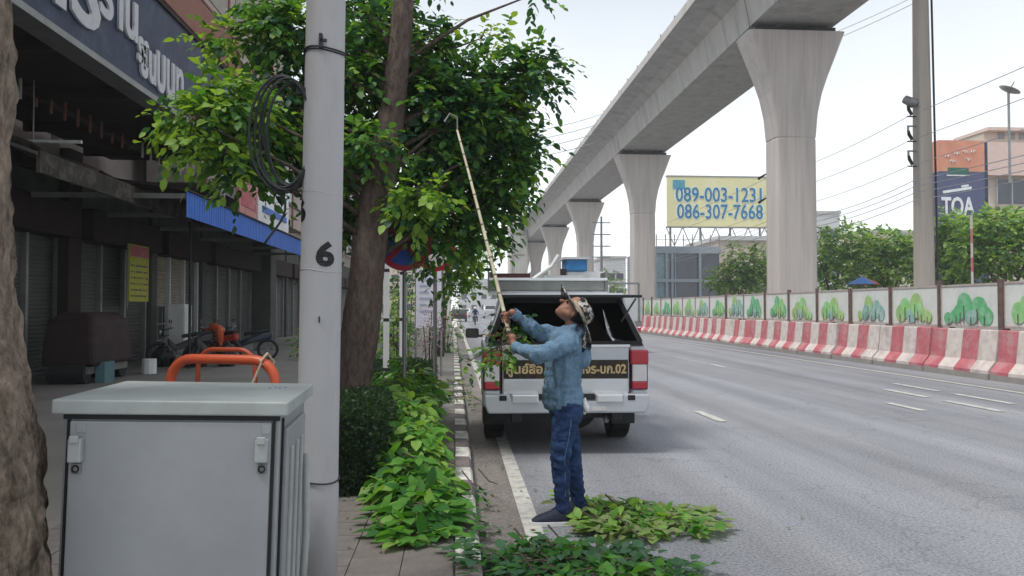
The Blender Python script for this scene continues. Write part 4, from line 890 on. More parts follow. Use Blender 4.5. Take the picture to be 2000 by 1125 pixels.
mb = MB(); mb.tube([(fe[0], 0, fe[2] - .2), (-.6, .3, 6.2), (-1.2, .6, 7.0)], [.15, .1, .05], 8); mb.tube([(fe[0], 0, fe[2] - .2), (-.3, -.8, 6.2), (-.5, -1.5, 7.0)], [.15, .1, .05], 8); mb.build('limb', M['bark2'], ft, smooth=True)
Lv = Leaves(); lobes_leaves(Lv, [((-2.3, 2.6, 7.4), (1.3, 1.5, .7), 150), ((-2.9, 1.2, 7.2), (1.0, 1.2, .6), 100)], .11, 7, .4); emit_leaves(Lv, ft, [M['L0'], M['L1'], M['L2']], ft.location, simple=True, rest='crown')
# ================= MAIN STREET TREE =================
mt = thing('street_tree', 'leaning brown-barked street tree with broad leafy crown overhanging the kerb', 'tree', (P(692, 800, 8.2).x, 8.2, .1))
mo = mt.location.copy()
def rel(px, py, Y): return P(px, py, Y) - mo
pth = [(0, 0, -.1)] + [tuple(rel(*q)) for q in ((690, 740, 8.2), (703, 650, 8.2), (716, 540, 8.2), (730, 420, 8.2), (755, 290, 8.2), (772, 160, 8.2), (786, 20, 8.2), (792, -140, 8.3), (800, -330, 8.4))]
trunk_mesh(pth, [.25, .205, .195, .185, .17, .15, .125, .11, .09, .06], 36, .11, 2.6, M['bark'], mt, m_=90)
LM = [M['L0'], M['L1'], M['L2']]
lobes = []
def ml(px, py, Y, rpx, rpy, ry, n, pal, size=.105, k=7, length=.3):
    p = P(px, py, Y); s_ = Y / 1500; lobes.append((((p.x, p.y, p.z), (rpx * s_, ry, rpy * s_), n), pal, size, k, length))
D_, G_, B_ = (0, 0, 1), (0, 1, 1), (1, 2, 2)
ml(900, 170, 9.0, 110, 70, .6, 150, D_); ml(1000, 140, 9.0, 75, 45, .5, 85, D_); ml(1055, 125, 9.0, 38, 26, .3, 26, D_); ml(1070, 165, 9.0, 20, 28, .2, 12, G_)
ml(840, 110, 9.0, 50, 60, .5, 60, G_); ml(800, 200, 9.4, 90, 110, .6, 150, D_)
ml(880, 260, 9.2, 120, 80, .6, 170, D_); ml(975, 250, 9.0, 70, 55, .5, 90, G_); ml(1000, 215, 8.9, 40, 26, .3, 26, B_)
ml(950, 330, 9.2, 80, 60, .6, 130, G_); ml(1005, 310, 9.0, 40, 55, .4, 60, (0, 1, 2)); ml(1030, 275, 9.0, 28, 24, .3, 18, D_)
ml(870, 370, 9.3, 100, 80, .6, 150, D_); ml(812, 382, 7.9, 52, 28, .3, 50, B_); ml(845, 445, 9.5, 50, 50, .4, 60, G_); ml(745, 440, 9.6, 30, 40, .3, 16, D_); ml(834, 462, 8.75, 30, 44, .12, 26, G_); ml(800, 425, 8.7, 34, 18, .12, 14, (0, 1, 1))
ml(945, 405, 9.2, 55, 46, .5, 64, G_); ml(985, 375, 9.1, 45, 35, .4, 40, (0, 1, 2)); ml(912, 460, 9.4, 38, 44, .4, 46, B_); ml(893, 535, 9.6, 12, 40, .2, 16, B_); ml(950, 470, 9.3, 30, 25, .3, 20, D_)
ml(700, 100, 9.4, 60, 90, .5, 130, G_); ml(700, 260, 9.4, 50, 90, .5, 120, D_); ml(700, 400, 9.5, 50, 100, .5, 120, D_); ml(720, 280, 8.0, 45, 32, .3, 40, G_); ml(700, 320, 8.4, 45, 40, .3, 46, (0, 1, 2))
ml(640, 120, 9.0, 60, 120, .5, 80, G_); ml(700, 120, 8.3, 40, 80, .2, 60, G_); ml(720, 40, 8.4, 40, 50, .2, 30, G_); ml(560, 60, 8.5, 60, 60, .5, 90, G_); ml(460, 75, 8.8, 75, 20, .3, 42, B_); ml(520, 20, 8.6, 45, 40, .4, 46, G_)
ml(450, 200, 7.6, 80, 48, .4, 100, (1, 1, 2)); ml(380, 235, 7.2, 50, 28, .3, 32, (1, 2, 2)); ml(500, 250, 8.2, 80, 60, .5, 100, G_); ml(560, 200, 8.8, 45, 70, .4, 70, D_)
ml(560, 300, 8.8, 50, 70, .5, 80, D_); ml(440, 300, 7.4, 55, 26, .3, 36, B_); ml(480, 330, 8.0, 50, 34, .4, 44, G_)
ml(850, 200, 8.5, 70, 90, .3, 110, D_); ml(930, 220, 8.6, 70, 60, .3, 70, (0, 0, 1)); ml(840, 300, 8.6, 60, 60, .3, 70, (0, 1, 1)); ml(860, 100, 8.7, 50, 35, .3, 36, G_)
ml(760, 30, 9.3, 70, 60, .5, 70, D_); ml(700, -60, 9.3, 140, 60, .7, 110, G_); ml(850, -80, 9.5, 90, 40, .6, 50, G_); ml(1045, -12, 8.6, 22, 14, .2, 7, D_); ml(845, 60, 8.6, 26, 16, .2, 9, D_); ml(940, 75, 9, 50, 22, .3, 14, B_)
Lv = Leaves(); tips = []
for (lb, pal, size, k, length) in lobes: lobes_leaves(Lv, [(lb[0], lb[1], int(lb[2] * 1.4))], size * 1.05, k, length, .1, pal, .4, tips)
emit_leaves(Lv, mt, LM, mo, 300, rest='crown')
mb = MB()
def tp(z):  # trunk point at relative height z
    for a_, b_ in zip(pth, pth[1:]):
        if a_[2] <= z <= b_[2]: u = (z - a_[2]) / (b_[2] - a_[2]); return Vector(a_).lerp(Vector(b_), u)
    return Vector(pth[-1])
for (lb, pal, size, k, length) in lobes:
    c = Vector(lb[0]) - mo
    if c.z < 2.75: continue
    s_ = tp(max(1.8, c.z - .5 - .25 * abs(c.x)))
    mid = s_.lerp(c, .5) + Vector((0, 0, .1)); mb.tube([s_, mid, c], [.03, .018, .008], 6)
random.seed(4)
for i in random.sample(range(len(tips)), 520):
    c, p = tips[i]; a_ = Vector(c) - mo; b_ = Vector(p) - mo; mb.tube([a_, a_.lerp(b_, .5) + Vector((0, 0, .04)), b_], [.012, .008, .004], 4, caps=False)
mb.build('limb', M['bark'], mt, smooth=True)

# ================= SIGN, BANNER, POSTS =================
sp = P(790, 476, 9.0)
ns = thing('no_stopping_sign', 'round blue and red no-stopping sign half hidden by leaves', 'sign', (sp.x, 9.0, .1))
def disc(mb, r0, r1, z0, y0, y1, mi=0, n=28):
    vs = [];
    for y in (y0, y1):
        for r_ in (r0, r1): vs += [(r_ * math.cos(2 * math.pi * i / n), y, z0 + r_ * math.sin(2 * math.pi * i / n)) for i in range(n)]
    fs = []
    for i in range(n):
        j = (i + 1) % n; fs += [(i, j, n + j, n + i), (2 * n + i, 3 * n + i, 3 * n + j, 2 * n + j), (n + i, n + j, 3 * n + j, 3 * n + i), (i, 2 * n + i, 2 * n + j, j)]
    mb.add(vs, fs, mi)
zz = sp.z - .1; SB = mat('sign_blue', (.015, .09, .48), .35); SR = mat('sign_red', (.42, .02, .05), .35)
mb = MB(); disc(mb, .001, .262, zz, -.02, .0); mb.build('face', SB, ns)
mb = MB(); disc(mb, .255, .32, zz, -.028, .004); mb.build('rim', SR, ns)
MB().box(-.27, .27, -.03, -.021, -.03, .03).build('cross_bar', SR, ns, loc=(0, 0, zz), rot=(0, R(45), 0)); MB().box(-.27, .27, -.034, -.0215, -.03, .03).build('cross_bar', SR, ns, loc=(0, 0, zz), rot=(0, R(-45), 0))
MB().cyl((0, .04, 0), (0, .04, zz + .2), .026, n=10).build('post', M['steel'], ns)
p = P(882, 505, 10.6); o2 = thing('red_edged_sign', 'second round red-rimmed sign behind the leaves, lower right of the first', 'sign', (P(850, 505, 11.5).x, 11.5, .1)); zz2 = P(850, 490, 11.5).z - .1
mb = MB(); disc(mb, .001, .25, zz2, -.02, .0); mb.build('face', M['white'], o2); mb = MB(); disc(mb, .24, .31, zz2, -.028, .004); mb.build('rim', SR, o2); MB().cyl((0, .04, 0), (0, .04, zz2), .03, n=8).build('post', M['steel'], o2)
for (px, py, Y, w_, lab) in ((755, 505, 12.6, .045, 'cream post with dark bands just right of the main trunk'), (788, 512, 13.4, .06, 'speckled white post between the sign and the banner')):
    q = P(px, py, Y); t = thing('banded_post', lab, 'post', (q.x, Y, .1), group='pale posts behind the tree'); mb = MB(); n = 9
    for i in range(n): mb.box(-w_, w_, -w_, w_, i * q.z / n, (i + (.8 if i % 3 == 1 else 1)) * q.z / n, 0); mb.box(-w_ * 1.02, w_ * 1.02, -w_ * 1.02, w_ * 1.02, (i + .8) * q.z / n, (i + .995) * q.z / n, 1) if i % 3 == 1 else None
    mb.build('shaft', [M['white'], M['cable']], t)
a, b = P(812, 640, 17), P(862, 503, 17)
bn = thing('white_banner', 'tall pale lavender-white banner board beyond the tree', 'banner', (a.x, 17, .1)); W = b.x - a.x
mb = MB(); mb.hexa([(0, 0, a.z - .1), (W, 0, a.z - .1), (W, .04, a.z - .1), (0, .04, a.z - .1)], [(0, 0, b.z - .4), (W, 0, b.z - .05), (W, .04, b.z - .05), (0, .04, b.z - .4)]); mb.build('sheet', mat('banner_white', (.68, .67, .76), .7, var=.04), bn)
for x in (0, W): MB().cyl((x, .06, 0), (x, .06, b.z), .025, n=8).build('post', M['steel'], bn)
mb = MB(); [mb.box(.08, .08 + random.uniform(.15, .38), -.01, 0, a.z + .25 + i * .14, a.z + .29 + i * .14) for i in range(6)]; mb.build('faint_print', mat('banner_print', (.45, .47, .60), .7), bn)

# ================= SHRUBS, HEDGES =================
def bush(name, label, cat, loc, lobes_, size, mats, pal, k=5, length=.18, n_ind=0, group=None, shell=.5, droop=.1, simple=True):
    t = thing(name, label, cat, loc, group=group); Lv = Leaves(); lobes_leaves(Lv, lobes_, size, k, length, shell, pal, droop)
    emit_leaves(Lv, t, mats, loc, n_ind, simple=simple)
    mb = MB()
    for (c, r_, n) in lobes_:
        for q in range(5):
            a_ = q * 1.3; mb.tube([(0.03 * math.cos(a_), .03 * math.sin(a_), 0), (c[0] - loc[0] + r_[0] * .5 * math.cos(a_), c[1] - loc[1] + r_[1] * .5 * math.sin(a_), c[2] - loc[2] + r_[2] * .4)], [.012, .006], 5)
    mb.build('stem', M['bark'], t); return t
# clipped dark hedge beside the pole
def hedge(name, label, x0, x1, y0, y1, h, mats, n, size, core=M['H0']):
    t = thing(name, label, 'hedge', ((x0 + x1) / 2, (y0 + y1) / 2, .1)); Lv = Leaves(); cx, cy = (x0 + x1) / 2, (y0 + y1) / 2
    for _ in range(n):
        f = rng.integers(5); u, v = rng.random(2)
        if f == 0: p = (x0 + (x1 - x0) * u, y0 + rng.normal(0, .02), h * v); d = (0, -1, .3)
        elif f == 1: p = (x1 + rng.normal(0, .02), y0 + (y1 - y0) * u, h * v); d = (1, 0, .3)
        elif f == 2: p = (x0 + rng.normal(0, .02), y0 + (y1 - y0) * u, h * v); d = (-1, 0, .3)
        else: p = (x0 + (x1 - x0) * u, y0 + (y1 - y0) * v, h + rng.normal(0, .025)); d = (0, 0, 1)
        rr = .06 * noise.noise(Vector(p) * 4); p = np.array(p) + np.array(d) * rr; p[2] += .1
        # round the shoulders
        ex = abs(p[0] - cx) / ((x1 - x0) / 2); ey = abs(p[1] - cy) / ((y1 - y0) / 2); p[2] -= .10 * max(0, ex - .6) + .1 * max(0, ey - .6)
        Lv.add(p, np.array(d) + rng.normal(0, .6, 3), np.array(d) + rng.normal(0, .7, 3), size * rng.uniform(.7, 1.3), int(rng.integers(len(mats))))
    emit_leaves(Lv, t, mats, t.location, simple=True)
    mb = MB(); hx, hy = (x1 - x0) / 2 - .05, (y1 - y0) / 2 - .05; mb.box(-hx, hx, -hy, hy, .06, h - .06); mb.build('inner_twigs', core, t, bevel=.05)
    mb = MB(); [mb.tube([(random.uniform(-hx, hx) * .8, random.uniform(-hy, hy) * .8, 0), (random.uniform(-hx, hx), random.uniform(-hy, hy), .3)], .012, 5) for _ in range(12)]; mb.build('stem', M['bark'], t)
    return t
hedge('clipped_hedge', 'dark small-leaved clipped hedge between the numbered pole and the cut branches', -1.08, -.60, 6.15, 7.5, .70, [M['H0'], M['H1'], M['H0']], 9000, .035)
hedge('low_hedge', 'low dark box hedge behind the pile of cut branches', -1.75, -.42, 13.4, 14.6, .52, [M['H0'], M['H1'], M['H0']], 6000, .045)
def pb(px, py, Y, rx, ry, rz, n): p = P(px, py, Y); return ((p.x, p.y, p.z), (rx, ry, rz), n)
bush('climbing_shrub', 'bright green leafy shrub growing between the posts', 'shrub', (P(775, 700, 15).x, 15, .1), [pb(778, 640, 15, .24, .2, .3, 90), pb(785, 600, 15, .16, .15, .4, 60), pb(770, 680, 15, .3, .2, .25, 90)], .085, [M['L1'], M['L2'], M['L2']], (0, 1, 2))
bush('dark_shrub', 'dark green shrub behind the banded posts', 'shrub', (P(790, 700, 17).x, 17.5, .1), [pb(790, 560, 17.5, .4, .3, .5, 120), pb(770, 640, 17.5, .45, .3, .5, 120)], .09, [M['L0'], M['L1'], M['L0']], (0, 1, 2))
M['fl'] = leafmat('flower_purple', (.30, .17, .34)); M['fl2'] = leafmat('flower_pale', (.5, .42, .5))
bush('purple_shrub', 'shrub with small purple flowers below the white banner', 'shrub', (P(838, 700, 15.5).x, 15.5, .1), [pb(835, 650, 15.5, .2, .2, .35, 120), pb(848, 620, 15.7, .12, .15, .25, 50)], .05, [M['fl'], M['L0'], M['fl2']], (0, 1, 2))
bush('cabinet_weed', 'tip of a small green weed in front of the cabinet', 'plant', (-.98, 2.15, .1), [((-.98, 2.15, .35), (.2, .07, .15), 16)], .08, [M['L1'], M['L2'], M['L2']], (0, 1, 2))
# dark bulk of greenery between the posts and shops (roadside planting farther on)
for i, (px, Y, h_, r_) in enumerate([(690, 19, 1.2, .8), (620, 23, 1.0, .8), (872, 26, 1.3, .5), (868, 40, 3.4, 1.0)]):
    bush('roadside_shrub', ['shrub seen between the numbered pole and the main trunk', 'low shrub beside the far shutters', 'green shrub beside the kerb beyond the white banner', 'taller shrub at the kerb far down the road'][i], 'shrub', (P(px, 700, Y).x, Y, .1), [((P(px, 700, Y).x, Y, h_ * .6), (r_, r_, h_ * .55), 110)], .12, [M['L0'], M['L1'], M['L2']], (0, 1, 1, 2), group='roadside shrubs farther down the road')
t = tree('roadside_tree', 'farther leafy street tree hanging over the distant kerb', P(860, 600, 24).x, 24, [lob(870, 470, 24, 1.0, 1.1, 150), lob(890, 540, 24, .6, .9, 80), lob(840, 380, 24, 1.6, 1.2, 160), lob(930, 500, 30, .6, .5, 40)], 3, tr=.12, size=.17, mats=('L0', 'L1', 'L2'), length=.4, group='street trees along the kerb')
t = tree('roadside_tree', 'pale distant street tree beyond the pickup mirror', P(880, 600, 45).x - .5, 45, [lob(935, 485, 48, 1.6, .8, 110), lob(900, 520, 46, 1.4, 1.2, 100), lob(960, 460, 52, 1.0, .8, 50)], 3, tr=.12, size=.25, mats=('F0', 'F1', 'F2'), length=.5, group='street trees along the kerb')

# ================= CUT BRANCHES =================
def pile(label, name, spec, size, mats, k, length, n_ind=300, seed=1, up=.25, origin=None, group=None, axisj=.5):
    global rng
    rng = np.random.default_rng(seed); o = origin; t = thing(name, label, 'branches', o, group=group); Lv = Leaves(); mb = MB()
    for (x, y, z, rx, ry, rz, n, pal) in spec:
        for _ in range(n):
            u = rng.normal(0, 1, 2); u = u / np.linalg.norm(u) * math.sqrt(rng.random()); px_, py_ = x + u[0] * rx, y + u[1] * ry
            hh = z + rz * (1 - u[0] ** 2 - u[1] ** 2) ** .5 * rng.uniform(.25, 1); d = np.array((u[0] + rng.normal(0, axisj), u[1] * .6 + rng.normal(0, axisj), rng.uniform(-.1, up)))
            p = np.array((px_, py_, hh)); Lv_n = len(Lv.p); spray(Lv, p, d, length * rng.uniform(.6, 1.2), k, size, pal[int(rng.integers(len(pal)))], .35, .45)
            dd = Vector(d).normalized()
            if rng.random() < .5: a_ = Vector(p) - Vector(o); mb.tube([a_ - dd * .08, a_ + dd * length * .5 + Vector((0, 0, -.02)), a_ + dd * length + Vector((0, 0, -.35 * length))], [.006, .004, .003], 4, caps=False)
    for i in range(len(Lv.p)):
        x_, y_, z_ = Lv.p[i]; fl = .13 if x_ < .16 else .022
        if z_ - fl < Lv.s[i] * .25: Lv.p[i] = np.array((x_, y_, fl + rng.uniform(.012, .05))); dd = np.array(Lv.d[i], float); dd[2] = abs(dd[2]) * .1 + .02 * rng.random() + .12; Lv.d[i] = dd; nn = np.array(Lv.n[i], float); nn[2] = abs(nn[2]) + .8; Lv.n[i] = nn
    emit_leaves(Lv, t, mats, o, n_ind)
    for q in range(3):
        s_ = spec[q % len(spec)]; a_ = Vector((s_[0] + rng.normal(0, .12), s_[1] + rng.normal(0, .2), s_[2] + .04)) - Vector(o)
        mb.tube([a_ + Vector((-.08, .2, .06)), a_, a_ + Vector((.06, -.2, .02))], [.007, .006, .004], 6)
    mb.build('twig', M['bark'], t, smooth=True)['kind'] = 'stuff'; return t
PB = (1, 1, 2)
pile('tall heap of freshly cut leafy branches lying on the pavement along the kerb', 'branch_pile', [
    (-.25, 5.15, .12, .13, .25, .10, 30, (0, 1, 1)), (-.27, 5.6, .12, .15, .4, .20, 60, (0, 1, 1)), (-.34, 6.2, .15, .18, .4, .34, 84, (0, 1, 2)), (-.42, 6.9, .2, .19, .5, .42, 95, (1, 1, 2)), (-.50, 7.7, .25, .22, .6, .48, 105, (1, 2, 2)), (-.60, 8.7, .35, .26, .6, .5, 95, (1, 1, 2)),
    (-.66, 9.6, .45, .34, .5, .52, 95, (1, 1, 2)), (-.72, 10.8, .35, .36, .7, .4, 70, (0, 1, 1)), (-.6, 11.6, .2, .3, .6, .3, 26, (0, 0, 1))],
    .145, [M['C0'], M['C1'], M['C2']], 5, .18, 300, 21, origin=(-.35, 7.5, .12))
pile('pale yellowish heap of cut leaves on the asphalt right of the man', 'branch_pile', [
    (1.12, 5.65, .02, .2, .26, .10, 30, (1, 2, 2)), (1.35, 5.75, .02, .3, .2, .15, 44, (0, 1, 2)), (1.25, 5.35, .02, .2, .16, .08, 22, (1, 2, 2)), (1.55, 5.4, .02, .22, .15, .08, 22, (0, 2, 2)), (1.68, 5.65, .02, .24, .14, .05, 18, (1, 2, 2)), (1.02, 6.2, .02, .12, .2, .05, 8, (1, 2, 2))],
    .11, [M['C1'], M['C2'], M['D0']], 5, .14, 300, 5, origin=(1.5, 5.6, .01), up=.1)
pile('green heap of cut branches at the bottom of the photo on the road', 'branch_pile', [
    (.56, 5.0, .02, .12, .14, .10, 14, (0, 1, 1)), (.5, 4.7, .02, .24, .24, .12, 34, (0, 0, 1)), (.85, 4.72, .02, .3, .22, .13, 50, (0, 0, 1)), (1.1, 4.5, .02, .24, .2, .12, 34, (0, 1, 2)), (.25, 4.65, .05, .14, .24, .06, 14, (0, 0, 1)), (.13, 5.2, .1, .07, .2, .04, 7, (0, 0, 1)), (.7, 4.3, .02, .55, .2, .1, 50, (0, 1, 1))],
    .10, [M['D1'], M['C0'], M['C1']], 5, .17, 300, 6, origin=(.8, 4.7, .01), up=.15)
M['dry'] = leafmat('dry_leaf', (.16, .10, .045))
pile('small brownish sprig lying across the kerb', 'leaf_sprig', [(.10, 6.25, .12, .10, .14, .06, 7, (0, 1, 2))], .07, [M['L0'], M['dry'], M['L1']], 6, .2, 60, 8, origin=(.06, 6.25, .12))
pile('loose scattered cuttings on the pavement beyond the heap', 'leaf_sprig', [(.0, 12.8, .12, .25, .9, .1, 22, (0, 1, 2)), (-.05, 15, .12, .2, .8, .1, 12, (0, 1, 2))], .08, [M['L0'], M['D0'], M['L1']], 5, .22, 0, 9, origin=(0, 13, .12))
# tiny litter
Lv = Leaves()
for _ in range(260):
    x_ = rng.uniform(-2.2, 3.2); y_ = rng.uniform(4.2, 12); z_ = .128 if x_ < .16 else .014
    if rng.random() < (.35 if x_ > .7 else 1): Lv.add((x_, y_, z_), (rng.normal(), rng.normal(), .05), (rng.normal(0, .2), rng.normal(0, .2), 1), rng.uniform(.02, .05), int(rng.integers(3)))
t = emit_leaves(Lv, None, [M['dry'], M['L1'], M['dry']], (0, 0, 0), simple=True, rest='leaf_litter'); tag(t, 'tiny scattered leaves and bits on road and pavement', 'litter')
# ================= PICKUP =================
PXX, PYY = 1.215, 8.45
pk = thing('pickup_truck', 'silver pickup with raised dark canopy window and black lettered tailgate band', 'pickup', (PXX, PYY, 0), R(-1.6))
HW = .915
def arch(yc, r_, z0, n=10): return [(yc - r_ * math.cos(math.pi * i / n), z0 + r_ * math.sin(math.pi * i / n)) for i in range(n + 1)]
# body side profile (y, z); tail at y=0
side = [(0.03, .52), (.10, .50)] + [(p[0], max(.48, p[1])) for p in arch(1.15, .43, .40)] + [(1.62, .42), (3.75, .42)] + [(p[0], max(.44, p[1])) for p in arch(4.2, .43, .38)] + [(4.7, .42), (5.1, .5), (5.15, .82), (5.0, .98), (3.85, 1.10), (3.6, 1.13), (1.75, 1.17), (0.03, 1.19)]
mb = MB(); mb.prism(side, 0, -HW, -HW + .20); mb.prism(side, 0, HW - .20, HW)
body = mb.build('body', M['silver'], pk, bevel=.035, segs=3)
mb = MB(); mb.box(-HW + .17, HW - .17, 1.70, 5.02, .5, 1.0); mb.prism([(3.6, .9), (5.1, .9), (5.0, 1.0), (3.85, 1.13), (3.6, 1.14)], 0, -HW + .15, HW - .15); mb.build('bonnet', M['silver'], pk, bevel=.02)
MB().box(-HW + .19, HW - .19, .06, 1.75, .55, .74).build('load_bed', M['dark'], pk)
MB().box(-HW + .15, HW - .15, .2, 5.0, .36, .56).build('chassis', M['black'], pk)
MB().box(-HW + .17, HW - .17, 1.68, 1.75, .6, 1.2).build('bulkhead', M['dark'], pk)
# cab
mb = MB(); mb.hexa([(-.86, 1.72, 1.12), (.86, 1.72, 1.12), (.84, 3.85, 1.1), (-.84, 3.85, 1.1)], [(-.66, 1.85, 1.70), (.66, 1.85, 1.70), (.62, 3.05, 1.70), (-.62, 3.05, 1.70)]); mb.build('cab', M['silver'], pk, bevel=.05, segs=3)
for s in (-1, 1):
    for (ya, yb, yc, yd) in ((1.98, 2.72, 2.68, 2.05), (2.8, 3.6, 3.02, 2.8)):
        mb = MB(); mb.add([(s * .858, ya, 1.16), (s * .856, yb, 1.16), (s * .690, yc, 1.63), (s * .695, yd, 1.63), (s * .84, ya, 1.16), (s * .84, yb, 1.16), (s * .672, yc, 1.63), (s * .672, yd, 1.63)], [(0, 1, 2, 3), (7, 6, 5, 4), (0, 4, 5, 1), (1, 5, 6, 2), (2, 6, 7, 3), (3, 7, 4, 0)]); mb.build('side_window', M['glass'], pk)
    MB().box(s * (HW + .005) - .01, s * (HW + .005) + .01, 2.3, 2.5, .98, 1.01).build('door_handle', M['chrome'], pk); MB().box(s * (HW + .0015) - .002, s * (HW + .0015) + .002, 2.72, 2.73, .5, 1.13).build('door_gap', M['black'], pk)
    mir = MB().box(-.10, .10, -.05, .05, -.075, .075).build('wing_mirror', M['black'], pk, bevel=.03, loc=(s * (HW + .14), 3.35, 1.22)); MB().box(-.06, .06, -.02, .02, -.03, .0).build('mirror_arm', M['black'], mir, loc=(-s * .1, 0, -.03))
    MB().box(-.085, .085, -.056, -.05, -.06, .06).build('mirror_glass', M['glass'], mir)
# canopy
CZ = 1.735
for s in (-1, 1):
    mb = MB(); mb.add([(s * .885, .02, 1.19), (s * .885, 1.72, 1.17), (s * .70, 1.72, CZ), (s * .70, .30, CZ), (s * .85, .02, 1.19), (s * .85, 1.72, 1.17), (s * .665, 1.72, CZ), (s * .665, .30, CZ)], [(0, 1, 2, 3), (7, 6, 5, 4), (0, 4, 5, 1), (1, 5, 6, 2), (2, 6, 7, 3), (3, 7, 4, 0)]); mb.build('canopy_side', M['silver'], pk, bevel=.006)
    mb = MB(); mb.add([(s * .866, .40, 1.25), (s * .866, 1.55, 1.25), (s * .725, 1.55, 1.66), (s * .725, .55, 1.66), (s * .84, .40, 1.25), (s * .84, 1.55, 1.25), (s * .70, 1.55, 1.66), (s * .70, .55, 1.66)], [(0, 1, 2, 3), (7, 6, 5, 4), (0, 4, 5, 1), (1, 5, 6, 2), (2, 6, 7, 3), (3, 7, 4, 0)]); mb.build('canopy_window', M['glass'], pk)
mb = MB(); mb.box(-.71, .71, .28, 1.74, CZ - .01, CZ + .04); mb.build('canopy_roof', M['silver'], pk, bevel=.02)
# dark frame round the opening
mb = MB()
mb.hexa([(-.865, -.0, 1.19), (.865, -.0, 1.19), (.865, .05, 1.19), (-.865, .05, 1.19)], [(-.85, .0, 1.235), (.85, .0, 1.235), (.85, .06, 1.235), (-.85, .06, 1.235)])
for s in (-1, 1):
    mb.add([(s * .86, -.004, 1.235), (s * .80, -.004, 1.235), (s * .615, .27, 1.70), (s * .675, .27, 1.70), (s * .86, .03, 1.235), (s * .80, .03, 1.235), (s * .615, .30, 1.70), (s * .675, .30, 1.70)], [(0, 1, 2, 3), (7, 6, 5, 4), (0, 4, 5, 1), (1, 5, 6, 2), (2, 6, 7, 3), (3, 7, 4, 0)])
mb.build('opening_frame', M['black'], pk)
mb = MB(); mb.hexa([(-.84, 1.66, .76), (.84, 1.66, .76), (.84, 1.69, .76), (-.84, 1.69, .76)], [(-.66, 1.66, CZ), (.66, 1.66, CZ), (.66, 1.69, CZ), (-.66, 1.69, CZ)])
for s in (-1, 1): mb.add([(s * .845, .06, 1.2), (s * .845, 1.68, 1.2), (s * .66, 1.68, CZ - .02), (s * .66, .33, CZ - .02), (s * .83, .06, 1.2), (s * .83, 1.68, 1.2), (s * .645, 1.68, CZ - .02), (s * .645, .33, CZ - .02)], [(0, 1, 2, 3), (7, 6, 5, 4), (0, 4, 5, 1), (1, 5, 6, 2), (2, 6, 7, 3), (3, 7, 4, 0)])
mb.box(-.66, .66, .32, 1.68, CZ - .04, CZ - .012); mb.build('canopy_shade_panels', M['canopy_dark'], pk)  # added inner panels; their near-black colour paints the shade under the canopy
MB().box(-.66, .66, .27, .31, 1.66, CZ).build('opening_header', M['black'], pk)
# raised lid
mb = MB(); mb.hexa([(-.70, .30, 1.715), (.70, .30, 1.715), (.76, -.38, 1.715), (-.76, -.38, 1.715)], [(-.70, .30, 1.74), (.70, .30, 1.74), (.76, -.38, 1.74), (-.76, -.38, 1.74)]); lid = mb.build('canopy_lid', M['glass'], pk, bevel=.008)
MB().box(-.77, .77, -.40, -.378, 1.712, 1.743).build('lid_edge', M['black'], lid, bevel=.005)
for s in (-1, 1):
    MB().cyl((s * .66, .2, 1.45), (s * .72, -.3, 1.70), .011, n=8).build('gas_strut', M['steel'], pk)
# load inside the bed
mb = MB(); mb.hexa([(.15, .3, 1.18), (.62, .25, 1.16), (.62, .36, 1.16), (.15, .4, 1.18)], [(.02, .8, 1.60), (.38, .8, 1.60), (.38, .9, 1.60), (.02, .9, 1.60)]); mb.build('dark_board', M['band'], pk, bevel=.01)
for (x0, x1, y0, y1, z1) in ((-.6, -.1, .7, 1.2, 1.1), (-.05, .5, .9, 1.4, 1.2)): MB().box(x0, x1, y0, y1, .74, z1).build('crate', M['black'], pk, bevel=.02)
# tailgate
tg = MB().box(-HW + .21, HW - .21, -.02, .05, .66, 1.185).build('tailgate', M['silver'], pk, bevel=.018, segs=3)
MB().box(-HW + .20, HW - .20, -.035, .06, 1.165, 1.20).build('top_trim', M['chrome'], tg, bevel=.008)
MB().box(-.69, .69, -.027, -.018, .825, 1.03).build('black_band', M['band'], tg, bevel=.002)
MB().box(-.69, .69, -.024, -.012, .655, .815).build('lower_panel', M['chrome'], tg, bevel=.008)
MB().box(-.18, .18, -.034, -.02, 1.07, 1.13).build('tailgate_handle', M['chrome'], tg, bevel=.008)
def tt(s, x0, x1): text(s, 'thai_lettering', M['gold'], tg, ((x0 + x1) / 2, -.030, .925), (R(90), 0, 0), .14, .002, .004, width=x1 - x0)
tt('ศูนย์สื่อ', -.66, -.26); tt('สารจ', -.24, .02); tt('ราจร-บก.02', .10, .67)
# tail lights
for s in (-1, 1):
    x0, x1 = (s * (HW + .004), s * (HW - .20)); xa, xb = min(x0, x1), max(x0, x1)
    lamp = MB().box(xa, xb, -.045, .14, .98, 1.14).build('tail_light', M['redl'], pk, bevel=.02, segs=3)
    MB().box(xa + .02, xb - .02, -.04, .12, .79, .979).build('indicator', M['clear'], lamp, bevel=.012); MB().box(xa + .02, xb - .02, -.042, .12, .71, .789).build('lower_lens', M['redl'], lamp, bevel=.012); MB().box(xa + .008, xb - .008, -.030, .12, .70, 1.0).build('housing', mat('dark_red_plastic', (.10, .01, .02), .3), lamp, bevel=.01)
    # rear quarter corner
    MB().box(min(s * HW, s * (HW - .19)), max(s * HW, s * (HW - .19)), -.01, .2, .52, .71).build('corner_panel', M['silver'], pk, bevel=.03)
